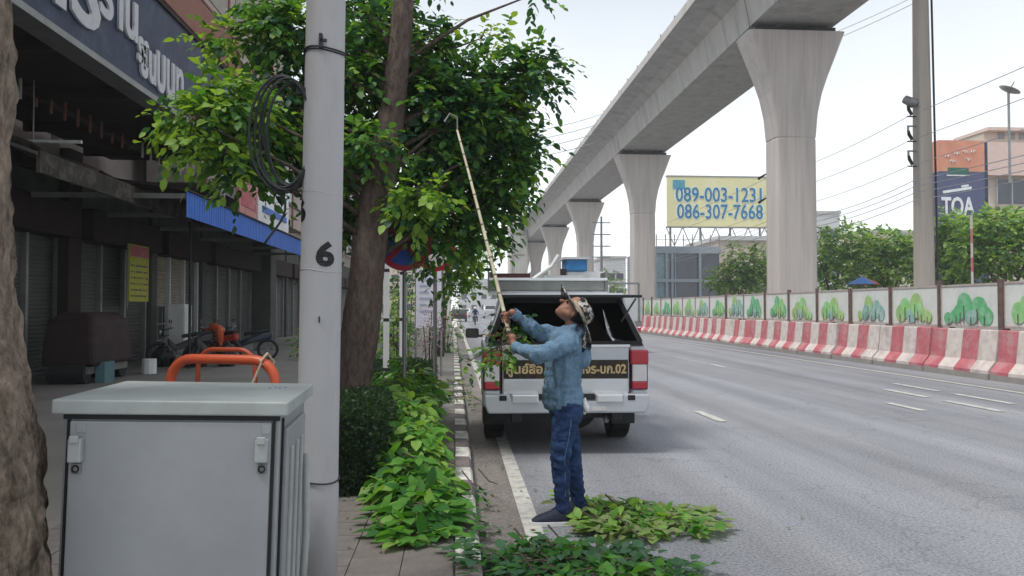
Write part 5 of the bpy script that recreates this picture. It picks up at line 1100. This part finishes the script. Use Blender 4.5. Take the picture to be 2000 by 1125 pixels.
# bumper
bp_ = MB().prism([(-.86, .46), (.86, .46), (.90, .56), (.90, .665), (.62, .665), (.60, .60), (-.60, .60), (-.62, .665), (-.90, .665), (-.90, .56)], 1, -.16, .02).build('bumper', M['silver'], pk, bevel=.02, segs=3)
for s in (-1, 1): MB().box(s * .46 - .15, s * .46 + .15, -.18, -.02, .57, .672).build('bumper_step', M['chrome'], bp_, bevel=.02); MB().box(s * .70 - .04, s * .70 + .04, -.165, -.15, .60, .655).build('black_slot', M['black'], bp_); MB().box(s * .22 - .08, s * .22 + .08, -.165, -.15, .605, .66).build('black_slot', M['black'], bp_)
pl_ = MB().box(-.17, .17, -.17, -.155, .50, .60).build('number_plate', M['white'], bp_, bevel=.003)
MB().box(.26, .42, -.168, -.155, .49, .53).build('bumper_reflector', M['clear'], bp_)
for s in (-1, 1): MB().box(s * .55 - .06, s * .55 + .06, -.1, .02, .36, .50).build('tow_bracket', M['black'], pk, bevel=.015)
MB().cyl((0.2, .9, .42), (.2, 1.0, .42), .30, n=20).build('spare_wheel', M['dark'], pk, loc=(0, 0, 0)); MB().box(-.06, .06, -.12, .3, .34, .44).build('tow_hitch', M['black'], pk, bevel=.01)
MB().tube([(.45, .0, .36), (.5, .5, .38), (.5, 1.2, .4)], .035, 8).build('exhaust', M['steel'], pk, smooth=True)
MB().cyl((-.75, 1.15, .37), (.75, 1.15, .37), .06, n=8).build('rear_axle', M['black'], pk); MB().cyl((0, 1.0, .37), (0, 1.3, .37), .14, n=12).build('differential', M['black'], pk)
def wheel(x, y):
    mb = MB(); n = 32; s = 1 if x > 0 else -1
    prof = [(-.11, .22), (-.125, .30), (-.115, .355), (-.09, .372), (.09, .372), (.115, .355), (.125, .30), (.11, .22)]
    rings = [[(a_, r_ * math.cos(2 * math.pi * i / n), r_ * math.sin(2 * math.pi * i / n)) for i in range(n)] for a_, r_ in prof]
    mb.loft(rings); o = mb.build('wheel', M['dark'], pk, smooth=False, loc=(x, y, .372))
    for q in range(28):
        a_ = 2 * math.pi * q / 28
        if q == 0: blk = MB().box(-.1, .1, -.016, .016, .365, .379).mesh('tread_block', M['dark'])
        link('tread_block', blk, o, (0, 0, 0), (a_, 0, 0)) if q % 1 == 0 and y < 2 else None
    mb = MB(); mb.cyl((s * .06, 0, 0), (s * .112, 0, 0), .215, .20, n=24)
    for q in range(6): a_ = q * math.pi / 3; mb.tube([(s * .118, 0, 0), (s * .118, .19 * math.cos(a_), .19 * math.sin(a_))], .028, 6)
    mb.build('rim', M['steel'], o)
for x in (-.77, .77):
    for y in (1.15, 4.2): wheel(x, y)
for s in (-1, 1): MB().box(s * .77 - .14, s * .77 + .14, .70, .72, .22, .56).build('mud_flap', M['black'], pk)
# roof light bar and rack
lb = MB().box(-.80, .80, 2.1, 2.5, 1.84, 1.985).build('light_bar', mat('lightbar_grey', (.30, .31, .29), .3, dirt=(.38, .42, .40), dirts=3), pk, bevel=.02)
MB().box(-.82, .82, 2.07, 2.1, 1.985, 2.02).build('top_strip', M['chrome'], lb); MB().box(-.80, -.25, 2.08, 2.3, 2.02, 2.08).build('dark_red_lens', mat('lens_maroon', (.10, .02, .03), .3), lb); MB().box(-.05, .5, 2.2, 2.5, 2.0, 2.06).build('white_cover', M['white'], lb)
MB().box(-.82, .82, 2.05, 2.1, 1.80, 1.83).build('lower_strip', M['white'], lb)
for s in (-1, 1): MB().box(s * .6 - .03, s * .6 + .03, 2.2, 2.4, 1.69, 1.85).build('mount', M['steel'], lb); MB().box(s * .81 - .02, s * .81 + .02, 2.08, 2.5, 1.82, 2.1).build('end_plate', M['steel'], lb)
# cut greenery carried in the bed
Lv = Leaves(); c0 = Vector((PXX, PYY, 0))
lobes_leaves(Lv, [((PXX - .62, PYY + .18, 1.36), (.22, .2, .22), 26), ((PXX - .45, PYY + .35, 1.28), (.2, .2, .12), 16)], .08, 6, .2, .3, (0, 1, 1))
lt = thing('loaded_branches', 'green cuttings loaded in the open back of the pickup', 'branches', (PXX - .6, PYY + .2, 1.2)); emit_leaves(Lv, lt, [M['L0'], M['L1'], M['L2']], lt.location, 60)
MB().tube([(-.1, -.1, 0), (.1, .2, .1), (.2, .5, .05)], .012, 6).build('twig', M['bark'], lt)

# ================= LORRY and DISTANT TRAFFIC =================
lx = P(1090, 600, 27).x
lo = thing('work_lorry', 'pale work lorry ahead of the pickup carrying a blue crate and white boards', 'lorry', (lx, 27, 0))
MB().box(-1.0, 3.0, 0, 5, .95, 1.15).build('flatbed', M['steel'], lo, bevel=.02); MB().box(.35, 1.7, .1, .25, 2.5, 2.9).build('white_board', M['white'], lo, bevel=.01); MB().box(-1.0, 3.0, 0, .06, 1.15, 2.1).build('tail_board', M['pale'], lo)
MB().box(.3, 1.05, 0, 1.2, 2.92, 3.34).build('blue_crate', mat('crate_blue', (.03, .18, .42), .6), lo, bevel=.03); MB().box(.2, 1.15, -.05, 1.3, 3.34, 3.42).build('crate_lid', M['pale'], lo); MB().box(-.9, 2.9, 5.2, 7.0, .8, 2.6).build('cab', M['white'], lo, bevel=.1)
MB().box(-.8, 2.8, 5.1, 5.2, 1.7, 2.4).build('rear_window', M['glass'], lo)
MB().tube([(-1.2, .2, 2.4), (-.2, .2, 3.1), (.05, .2, 3.5)], .07, 8).build('boom', M['white'], lo); MB().box(.1, .3, .0, .2, 1.1, 3.0).build('post', M['dkbrown'], lo)
mb = MB(); [mb.cyl((x, 0, 1.15), (x, 0, 2.5), .04, n=6) for x in (-.9, .3, 1.7, 2.9)]; mb.box(-.9, 2.9, 0, .05, 2.45, 2.52); mb.build('rack', M['steel'], lo)
for x in (-.6, 2.6):
    for y in (1, 6): MB().cyl((x - .13, y, .45), (x + .13, y, .45), .45, n=20).build('wheel', M['dark'], lo)
for x in (-.85, 2.85): MB().box(x - .12, x + .12, -.04, 0, .75, .9).build('tail_light', M['redl'], lo)
def person_blob(name, pr, m, parent, vox=.03): return blob(name, pr, vox, m, parent, 3)
q = G(928, 634); rd = motorcycle('motorcycle', 'small distant motorcycle ridden towards us along the far kerb', (q.x, q.y, 0), R(180), mat('moto_far', (.03, .03, .035), .4), 'distant traffic')
rp = thing('person', 'distant motorcyclist in dark clothes and helmet riding towards the camera', 'person', (q.x, q.y, 0))
blob('body', [((0, .1, .85), (0, 0, 1.35), .17, .19), ((-.2, 0, 1.35), (-.33, -.3, 1.05), .07, .05), ((.2, 0, 1.35), (.33, -.3, 1.05), .07, .05), ((-.1, .1, .8), (-.2, -.3, .7), .1, .08), ((.1, .1, .8), (.2, -.3, .7), .1, .08), ((-.2, -.3, .7), (-.2, -.15, .3), .07, .05), ((.2, -.3, .7), (.2, -.15, .3), .07, .05), ((0, 0, 1.4), (0, 0, 1.6), .06, .1)], .03, M['jeans'], rp)
MB().loft([[(r_ * math.cos(a_), r_ * math.sin(a_), z) for a_ in [i * math.pi / 6 for i in range(12)]] for z, r_ in ((1.5, .10), (1.56, .14), (1.64, .15), (1.72, .12), (1.76, .04))]).build('helmet', M['white'], rp, smooth=True)
for i, (px, Y, nm, mm, w_, h_, lab) in enumerate([(908, 135, 'parked_car', 'white', 1.8, 1.5, 'tiny white car parked near the distant kerb'), (958, 120, 'distant_van', 'silver', 2.0, 2.1, 'small silver van ahead on the distant road'), (897, 90, 'parked_car', 'dark', 1.8, 1.5, 'tiny dark car parked by the kerb in the distance')]):
    t = thing(nm, lab, 'van' if 'van' in nm else 'car', (P(px, 600, Y).x, Y, 0))
    mb = MB(); mb.prism([(0, .35), (0, h_ * .62), (.3, h_ * .68), (.8, h_), (2.6, h_), (3.3, h_ * .66), (4.2, h_ * .55), (4.2, .35)], 0, -w_ / 2, w_ / 2); mb.build('body', M[mm], t, bevel=.08)
    mb = MB(); mb.hexa([(-w_ * .4, .3, h_ * .7), (w_ * .4, .3, h_ * .7), (w_ * .4, .4, h_ * .7), (-w_ * .4, .4, h_ * .7)], [(-w_ * .36, .66, h_ * .95), (w_ * .36, .66, h_ * .95), (w_ * .36, .8, h_ * .95), (-w_ * .36, .8, h_ * .95)]); mb.build('rear_window', M['glass'], t)
    for x in (-1, 1):
        MB().box(x * w_ * .42 - .1, x * w_ * .42 + .1, -.02, .05, .7, .9).build('tail_light', M['redl'], t)
        for y in (.8, 3.4): MB().cyl((x * (w_ / 2 - .1) - .1, y, .33), (x * (w_ / 2 - .1) + .1, y, .33), .33, n=14).build('wheel', M['dark'], t)

# ================= THE MAN =================
MY = 5.74
mn = thing('person', 'man in blue denim shirt, dark jeans and camouflage hat reaching up with a long pole', 'person', (P(1100, 1000, MY).x, MY, 0)); o_ = mn.location.copy(); SH_ = Vector((-.018, 0, 0))
def H(px, py, dy=0.0): return P(px, py, MY + dy) - o_
near, far = -1, 1
neckb, headc = H(1124, 652), H(1118, 607)
u_ = Vector((.80, 0, .60)).normalized(); f_ = Vector((-.60, 0, .80)).normalized(); r__ = Vector((0, 1, 0))
shn, shf = H(1112, 672, -.16), H(1096, 662, .15)
eln, elf = H(1050, 694, -.26), H(1047, 645, .10)
wrn, wrf = H(1004, 677, -.06), H(1000, 610, .02)
hpn, hpf = H(1108, 800, -.09), H(1100, 800, .09)
knn, knf = H(1094, 893, -.10), H(1116, 888, .12)
ann, anf = H(1099, 993, -.07), H(1131, 985, .15)
pole_a, pole_b = P(893, 255, 7.2) - o_, P(1004, 690, MY - .05) - o_
pd = (pole_a - pole_b).normalized()
def on_pole(p): t_ = (p - pole_b).dot(pd); return pole_b + pd * t_
hn, hf = on_pole(H(996, 662, -.02)), on_pole(H(984, 600))
pr = []
# torso / neck / head (under the clothes)
pr += [(H(1102, 790), H(1098, 720), .125, .125, (.85, 1.25, 1)), (H(1098, 720), H(1104, 675), .135, .14, (.85, 1.3, 1)), (H(1106, 668), neckb, .09, .062), (neckb, H(1117, 630), .060, .055)]
def hd(a_, b_, c_): return headc + f_ * a_ + u_ * b_ + r__ * c_
pr += [(hd(-.015, .03, 0), hd(-.01, .035, 0), .094, .094, (1, .84, 1)), (hd(.012, -.03, 0), hd(.03, -.05, 0), .074, .062, (1, .86, 1)), (hd(.045, -.082, 0), hd(.06, -.088, 0), .034, .026),  # skull, face, chin
       (hd(.085, .0, 0), hd(.112, -.022, 0), .012, .015), (hd(.078, -.04, .012), hd(.078, -.04, -.012), .014, .014, (1, 1, .7)), (hd(.078, .018, .028), hd(.078, .018, -.028), .014, .014)]  # nose, lips, brow
for c_ in (-1, 1): pr += [(hd(-.02, -.005, c_ * .078), hd(-.025, -.03, c_ * .076), .016, .013, (.8, .5, 1)), (hd(.03, -.055, c_ * .03), hd(.0, -.04, c_ * .05), .03, .03)]
pr += [(shn, eln, .052, .042), (eln, wrn, .040, .027), (shf, elf, .052, .042), (elf, wrf, .040, .027), (shn, H(1106, 672), .06, .1), (shf, H(1106, 672), .06, .1)]
pr += [(hpn, knn, .085, .058), (knn, ann, .052, .036), (hpf, knf, .085, .058), (knf, anf, .052, .036), (hpn, hpf, .1, .1)]
for an, s in ((ann, -1), (anf, 1)): pr += [(an, Vector((an.x - .13, an.y, .045)), .034, .02), (an, Vector((an.x + .02, an.y, .05)), .034, .026)]
def hand(c, wr, sgn):
    app = (c - wr); app -= pd * app.dot(pd); app.normalize(); sd = app.cross(pd).normalized() * sgn; out = []
    palm = c - app * .034 + sd * .0
    out += [(wr, palm - app * .012, .024, .028, (1, 1, 1)), (palm - pd * .028, palm + pd * .028, .023, .021, (1, 1, 1)), (palm - app * .02, palm, .03, .026)]
    for i, (off, ln) in enumerate(((.036, .95), (.013, 1.05), (-.010, 1.0), (-.032, .85))):
        pts = []
        for a_ in (200, 140, 75, 10, -50)[: 5 if ln > .9 else 4]:
            t_ = R(a_); pts.append(c + pd * off * 1.05 + (app * math.cos(t_) + sd * math.sin(t_)) * .0275)
        for a_, b_, ra, rb in zip(pts, pts[1:], (.0115, .0105, .0095, .009), (.0105, .0095, .009, .008)): out.append((a_, b_, ra, rb))
    pts = [palm + pd * .02 - app * .01, c + pd * .048 - sd * .022 - app * .008, c + pd * .055 - sd * .02 + app * .016, c + pd * .045 - sd * .004 + app * .030]
    for a_, b_ in zip(pts, pts[1:]): out.append((a_, b_, .0125, .0105))
    return out
pr += hand(hf, wrf, 1) + hand(hn, wrn, 1)
body = blob('body', pr, .0065, M['skin'], mn, 3)
# jacket
jk = [(H(1100, 784), H(1098, 760), .166, .156, (.95, 1.15, .55)), (H(1099, 760), H(1099, 715), .150, .148, (.92, 1.2, 1)), (H(1099, 715), H(1106, 672), .148, .142, (.92, 1.28, 1)), (H(1108, 664), H(1116, 650), .105, .075, (1, 1.1, 1)),
      (shn, eln, .078, .062), (eln, eln.lerp(wrn, .80), .060, .036), (shf, elf, .078, .062), (elf, elf.lerp(wrf, .80), .060, .036), (shn, H(1108, 676), .085, .13), (shf, H(1106, 674), .085, .13),
      (H(1120, 640, -.04), H(1126, 650, 0), .035, .04), (H(1108, 646, -.04), H(1104, 652, .02), .03, .03), (H(1130, 655), H(1131, 700), .07, .09)]
blob('denim_shirt', jk, .010, M['denim'], mn, 1, .0095, 15, stretch=(1, 1, .55))
# hem, cuffs, collar as clean bands
def ring_band(name, c, ax, rx, ry, th, h, m, parent):
    ax = Vector(ax).normalized(); a_ = ax.cross(Vector((0, 1, 0))); a_.normalize(); b_ = ax.cross(a_); n = 26; mb = MB(); secs = []
    for (dr_, dz) in ((0, -h / 2), (th, -h / 2), (th, h / 2), (0, h / 2), (0, -h / 2)): secs.append([c + a_ * (rx + dr_) * math.cos(2 * math.pi * i / n) + b_ * (ry + dr_) * math.sin(2 * math.pi * i / n) + ax * dz for i in range(n)])
    for q in range(4):
        k = len(mb.v); mb.v += [tuple(p) for p in secs[q]] + [tuple(p) for p in secs[q + 1]]
        for i in range(n): mb.f.append((k + i, k + (i + 1) % n, k + n + (i + 1) % n, k + n + i)); mb.m.append(0)
    return mb.build(name, m, parent, smooth=True)
ring_band('cuff', wrn.lerp(eln, .14), wrn - eln, .037, .037, .006, .05, M['denim'], mn); ring_band('cuff', wrf.lerp(elf, .14), wrf - elf, .037, .037, .006, .05, M['denim'], mn)
for (px, py) in ((1066, 745), (1067, 770), (1065, 720)): MB().cyl(H(px, py, -.08), H(px, py, -.09), .006, n=8).build('button', M['steel'], mn)
jn = [(hpn, knn, .110, .076), (knn, ann + Vector((0, 0, .01)), .072, .054), (hpf, knf, .110, .076), (knf, anf + Vector((0, 0, .01)), .072, .054), (H(1102, 797, -.05), H(1102, 797, .05), .112, .112, (1, 1, .8)), (H(1113, 808, -.05), H(1113, 808, .05), .10, .10)]
blob('jeans', jn, .010, M['jeans'], mn, 2, .007, 12, stretch=(1, 1, 1.3))
MB().tube([H(1116, 815, -.19), H(1112, 850, -.185), H(1103, 893, -.172), H(1104, 940, -.14), H(1104, 978, -.125)], .0022, 5).build('seam', M['denim'], mn)
for an, s in ((ann, -1), (anf, 1)):
    bz = .0 + .0 - an.z
    def sec(x, w_, z0, z1, y=0): return [(an.x + x, an.y + y - w_, z0), (an.x + x, an.y + y + w_, z0), (an.x + x, an.y + y + w_ * .9, (z0 + z1) / 2 + .01), (an.x + x, an.y + y + w_ * .45, z1), (an.x + x, an.y + y - w_ * .45, z1), (an.x + x, an.y + y - w_ * .9, (z0 + z1) / 2 + .01)]
    g = .012
    sh = MB().loft([sec(.078, .030, g + .02, .085), sec(.06, .042, g + .018, .125), sec(.02, .047, g + .016, .135), (sec(-.04, .048, g + .014, .130)), sec(-.09, .050, g + .012, .108), sec(-.15, .051, g + .012, .084), sec(-.195, .046, g + .012, .068), sec(-.23, .030, g + .014, .045)]).build('shoe', M['shoe'], mn, bevel=.012, smooth=True)
    so = MB(); n = 18
    pts = [(an.x + x, an.y + w_) for x, w_ in ((.082, .012), (.07, .036), (.02, .044), (-.05, .043), (-.11, .049), (-.17, .050), (-.21, .040), (-.238, .016))] + [(an.x + x, an.y - w_) for x, w_ in ((-.238, .016), (-.21, .040), (-.17, .050), (-.11, .049), (-.05, .043), (.02, .044), (.07, .036), (.082, .012))]
    so.prism([(an.x - .08 + (q_[0] - an.x + .08) * 1.06, an.y + (q_[1] - an.y) * 1.15) for q_ in pts], 2, .001, .036); so.build('sole', M['sole'], sh, bevel=.004)
    for i in range(4): MB().tube([(an.x - .05 - i * .022, an.y - .02, .107 - i * .009), (an.x - .058 - i * .022, an.y, .114 - i * .009), (an.x - .05 - i * .022, an.y + .02, .107 - i * .009)], .003, 5).build('lace', M['sole'], sh)
# face details
for c_ in (-1, 1): MB().tube([hd(.077, .005, c_ * .030), hd(.079, .005, c_ * .036)], .009, 8).build('eye', M['hair'], mn); MB().tube([hd(.083, .022, c_ * .016), hd(.084, .026, c_ * .032), hd(.074, .022, c_ * .048)], .004, 5).build('eyebrow', M['hair'], mn)
MB().tube([hd(.089, -.042, -.02), hd(.094, -.041, 0), hd(.089, -.042, .02)], .003, 5).build('mouth', mat('lip', (.20, .07, .06), .5), mn)
blob('hair', [(hd(-.035, .035, 0), hd(-.03, .03, 0), .093, .093, (1, .88, 1)), (hd(-.06, -.03, 0), hd(-.055, -.05, 0), .055, .045, (1, 1.1, 1))], .008, M['hair'], mn, 2)
# camouflage hat
cm = mat('camouflage', (.30, .29, .27), .95, var=.1); n = cm.node_tree; L_ = n.links; vz = n.nodes.new('ShaderNodeTexNoise'); vz.inputs['Scale'].default_value = 26; vz.inputs['Detail'].default_value = 2
tc_ = n.nodes.new('ShaderNodeTexCoord'); L_.new(tc_.outputs['Object'], vz.inputs['Vector']); rr = n.nodes.new('ShaderNodeValToRGB'); rr.color_ramp.interpolation = 'CONSTANT'; rr.color_ramp.elements[0].color = (.02, .02, .022, 1); rr.color_ramp.elements[1].position = .47; rr.color_ramp.elements[1].color = (.17, .155, .14, 1)
e_ = rr.color_ramp.elements.new(.53); e_.color = (.50, .47, .44, 1); e_ = rr.color_ramp.elements.new(.62); e_.color = (.10, .10, .10, 1); L_.new(vz.outputs['Fac'], rr.inputs[0]); L_.new(rr.outputs[0], n.nodes['Principled BSDF'].inputs['Base Color'])
hu = Vector((.90, 0, .43)).normalized(); hf_ = Vector((-.43, 0, .90)).normalized(); hc = H(1127, 613)
def hp(a_, b_, c_): return hc + hf_ * a_ + hu * b_ + r__ * c_
secs = []; N_ = 30
for (r_, hgt, w_) in ((.27, -.018, .012), (.19, -.004, .008), (.115, .006, .0), (.108, .02, .0), (.103, .06, .0), (.098, .085, .004), (.075, .105, .003), (.035, .112, 0), (.005, .114, 0)):
    secs.append([hp(r_ * 1.0 * math.cos(2 * math.pi * i / N_) - (.02 if r_ > .15 else 0), hgt + w_ * math.sin(3 * 2 * math.pi * i / N_ + 1) - (.03 * max(0, math.sin(2 * math.pi * i / N_)) ** 2 * 0), r_ * .92 * math.sin(2 * math.pi * i / N_)) for i in range(N_)])
mb = MB(); k = 0
for q in range(len(secs) - 1):
    k = len(mb.v); mb.v += [tuple(p) for p in secs[q]] + [tuple(p) for p in secs[q + 1]]
    for i in range(N_): mb.f.append((k + i, k + (i + 1) % N_, k + N_ + (i + 1) % N_, k + N_ + i)); mb.m.append(0)
hat = mb.build('hat', cm, mn, smooth=True); s_ = hat.modifiers.new('t', 'SOLIDIFY'); s_.thickness = .006
ring_band('hat_band', hp(0, .018, 0), hu, .109, .101, .005, .022, mat('hat_strap', (.36, .30, .22), .9), hat)
# neck flap
mb = MB(); vs = []
for j in range(7):
    for i in range(9):
        a_ = (i / 8 - .5) * 1.9; v_ = j / 6; p0 = hp(-.20 * math.cos(a_) - .02, -.015, .20 * math.sin(a_)); vs.append(tuple(p0 + Vector((-.01 - .03 * v_ + .015 * math.sin(i * 1.9) * v_, 0, -.10 * v_))))
mb.add(vs, [(j * 9 + i, j * 9 + i + 1, (j + 1) * 9 + i + 1, (j + 1) * 9 + i) for j in range(6) for i in range(8)]); o = mb.build('neck_flap', cm, hat, smooth=True); s_ = o.modifiers.new('t', 'SOLIDIFY'); s_.thickness = .005
blob('white_cloth', [(H(1142, 782, -.05), H(1146, 800, -.05), .018, .022), (H(1141, 790, -.03), H(1140, 806, -.02), .016, .014)], .008, M['white'], mn, 2, .006, 20)
# cutting pole
cp = thing('cutting_pole', 'long thin pale bamboo pole held up into the tree by the man', 'pole', tuple(pole_b + o_))
mb = MB(); nseg = 14; pts = []; rad = []
for i in range(nseg + 1):
    t_ = i / nseg; p = (pole_a - pole_b) * t_; p.z += .03 * math.sin(t_ * 3.1); pts.append(p); rad.append(.0165 - .006 * t_)
mb.tube(pts, rad, 10); mb.build('shaft', mat('bamboo', (.48, .44, .32), .6, var=.2, vs_=8, dirt=(.25, .22, .14), dirts=7), cp, smooth=True)
for i in range(1, nseg): MB().cyl(pts[i] - pd * .006, pts[i] + pd * .006, rad[i] * 1.25, n=10).build('node', M['bark2'], cp)
MB().tube([pts[-1], pts[-1] + Vector((.0, 0, .12)), pts[-1] + Vector((-.07, 0, .16)), pts[-1] + Vector((-.12, 0, .08))], .008, 6).build('hook_blade', M['steel'], cp)
# bundle of leaves and twigs in the lower hand
Lv = Leaves(); hc_ = hn + o_
lobes_leaves(Lv, [((hc_.x - .10, MY + .02, hc_.z - .08), (.12, .1, .07), 20), ((hc_.x + .10, MY + .12, hc_.z + .10), (.10, .05, .10), 9), ((hc_.x - .25, MY - .02, hc_.z - .15), (.13, .1, .05), 9)], .055, 6, .14, .2, (0, 1, 1, 2))
hb = thing('held_branch', 'leafy green sprig with brownish dry leaves held in his lower hand', 'branch', tuple(hc_)); emit_leaves(Lv, hb, [M['L0'], M['L1'], M['L2']], hb.location, 80)
MB().tube([(.08, .02, .04), (0, 0, 0), (-.15, -.05, -.06), (-.34, -.02, -.15)], [.008, .007, .005, .003], 6).build('twig', M['bark'], hb)
Lv = Leaves(); lobes_leaves(Lv, [((hf.x + o_.x - .025, MY + .03, hf.z + o_.z - .12), (.035, .05, .13), 12)], .04, 5, .1, .2, (0, 1)); db = thing('dry_sprig', 'dry brown sprig hanging below his raised hand', 'branch', tuple(hf + o_ + Vector((0, 0, -.05)))); emit_leaves(Lv, db, [M['dry'], M['bark2']], db.location, 40)
MB().tube([(0.01, 0, .04), (-.02, .02, -.1), (-.05, .03, -.26)], .005, 5).build('twig', M['bark'], db)
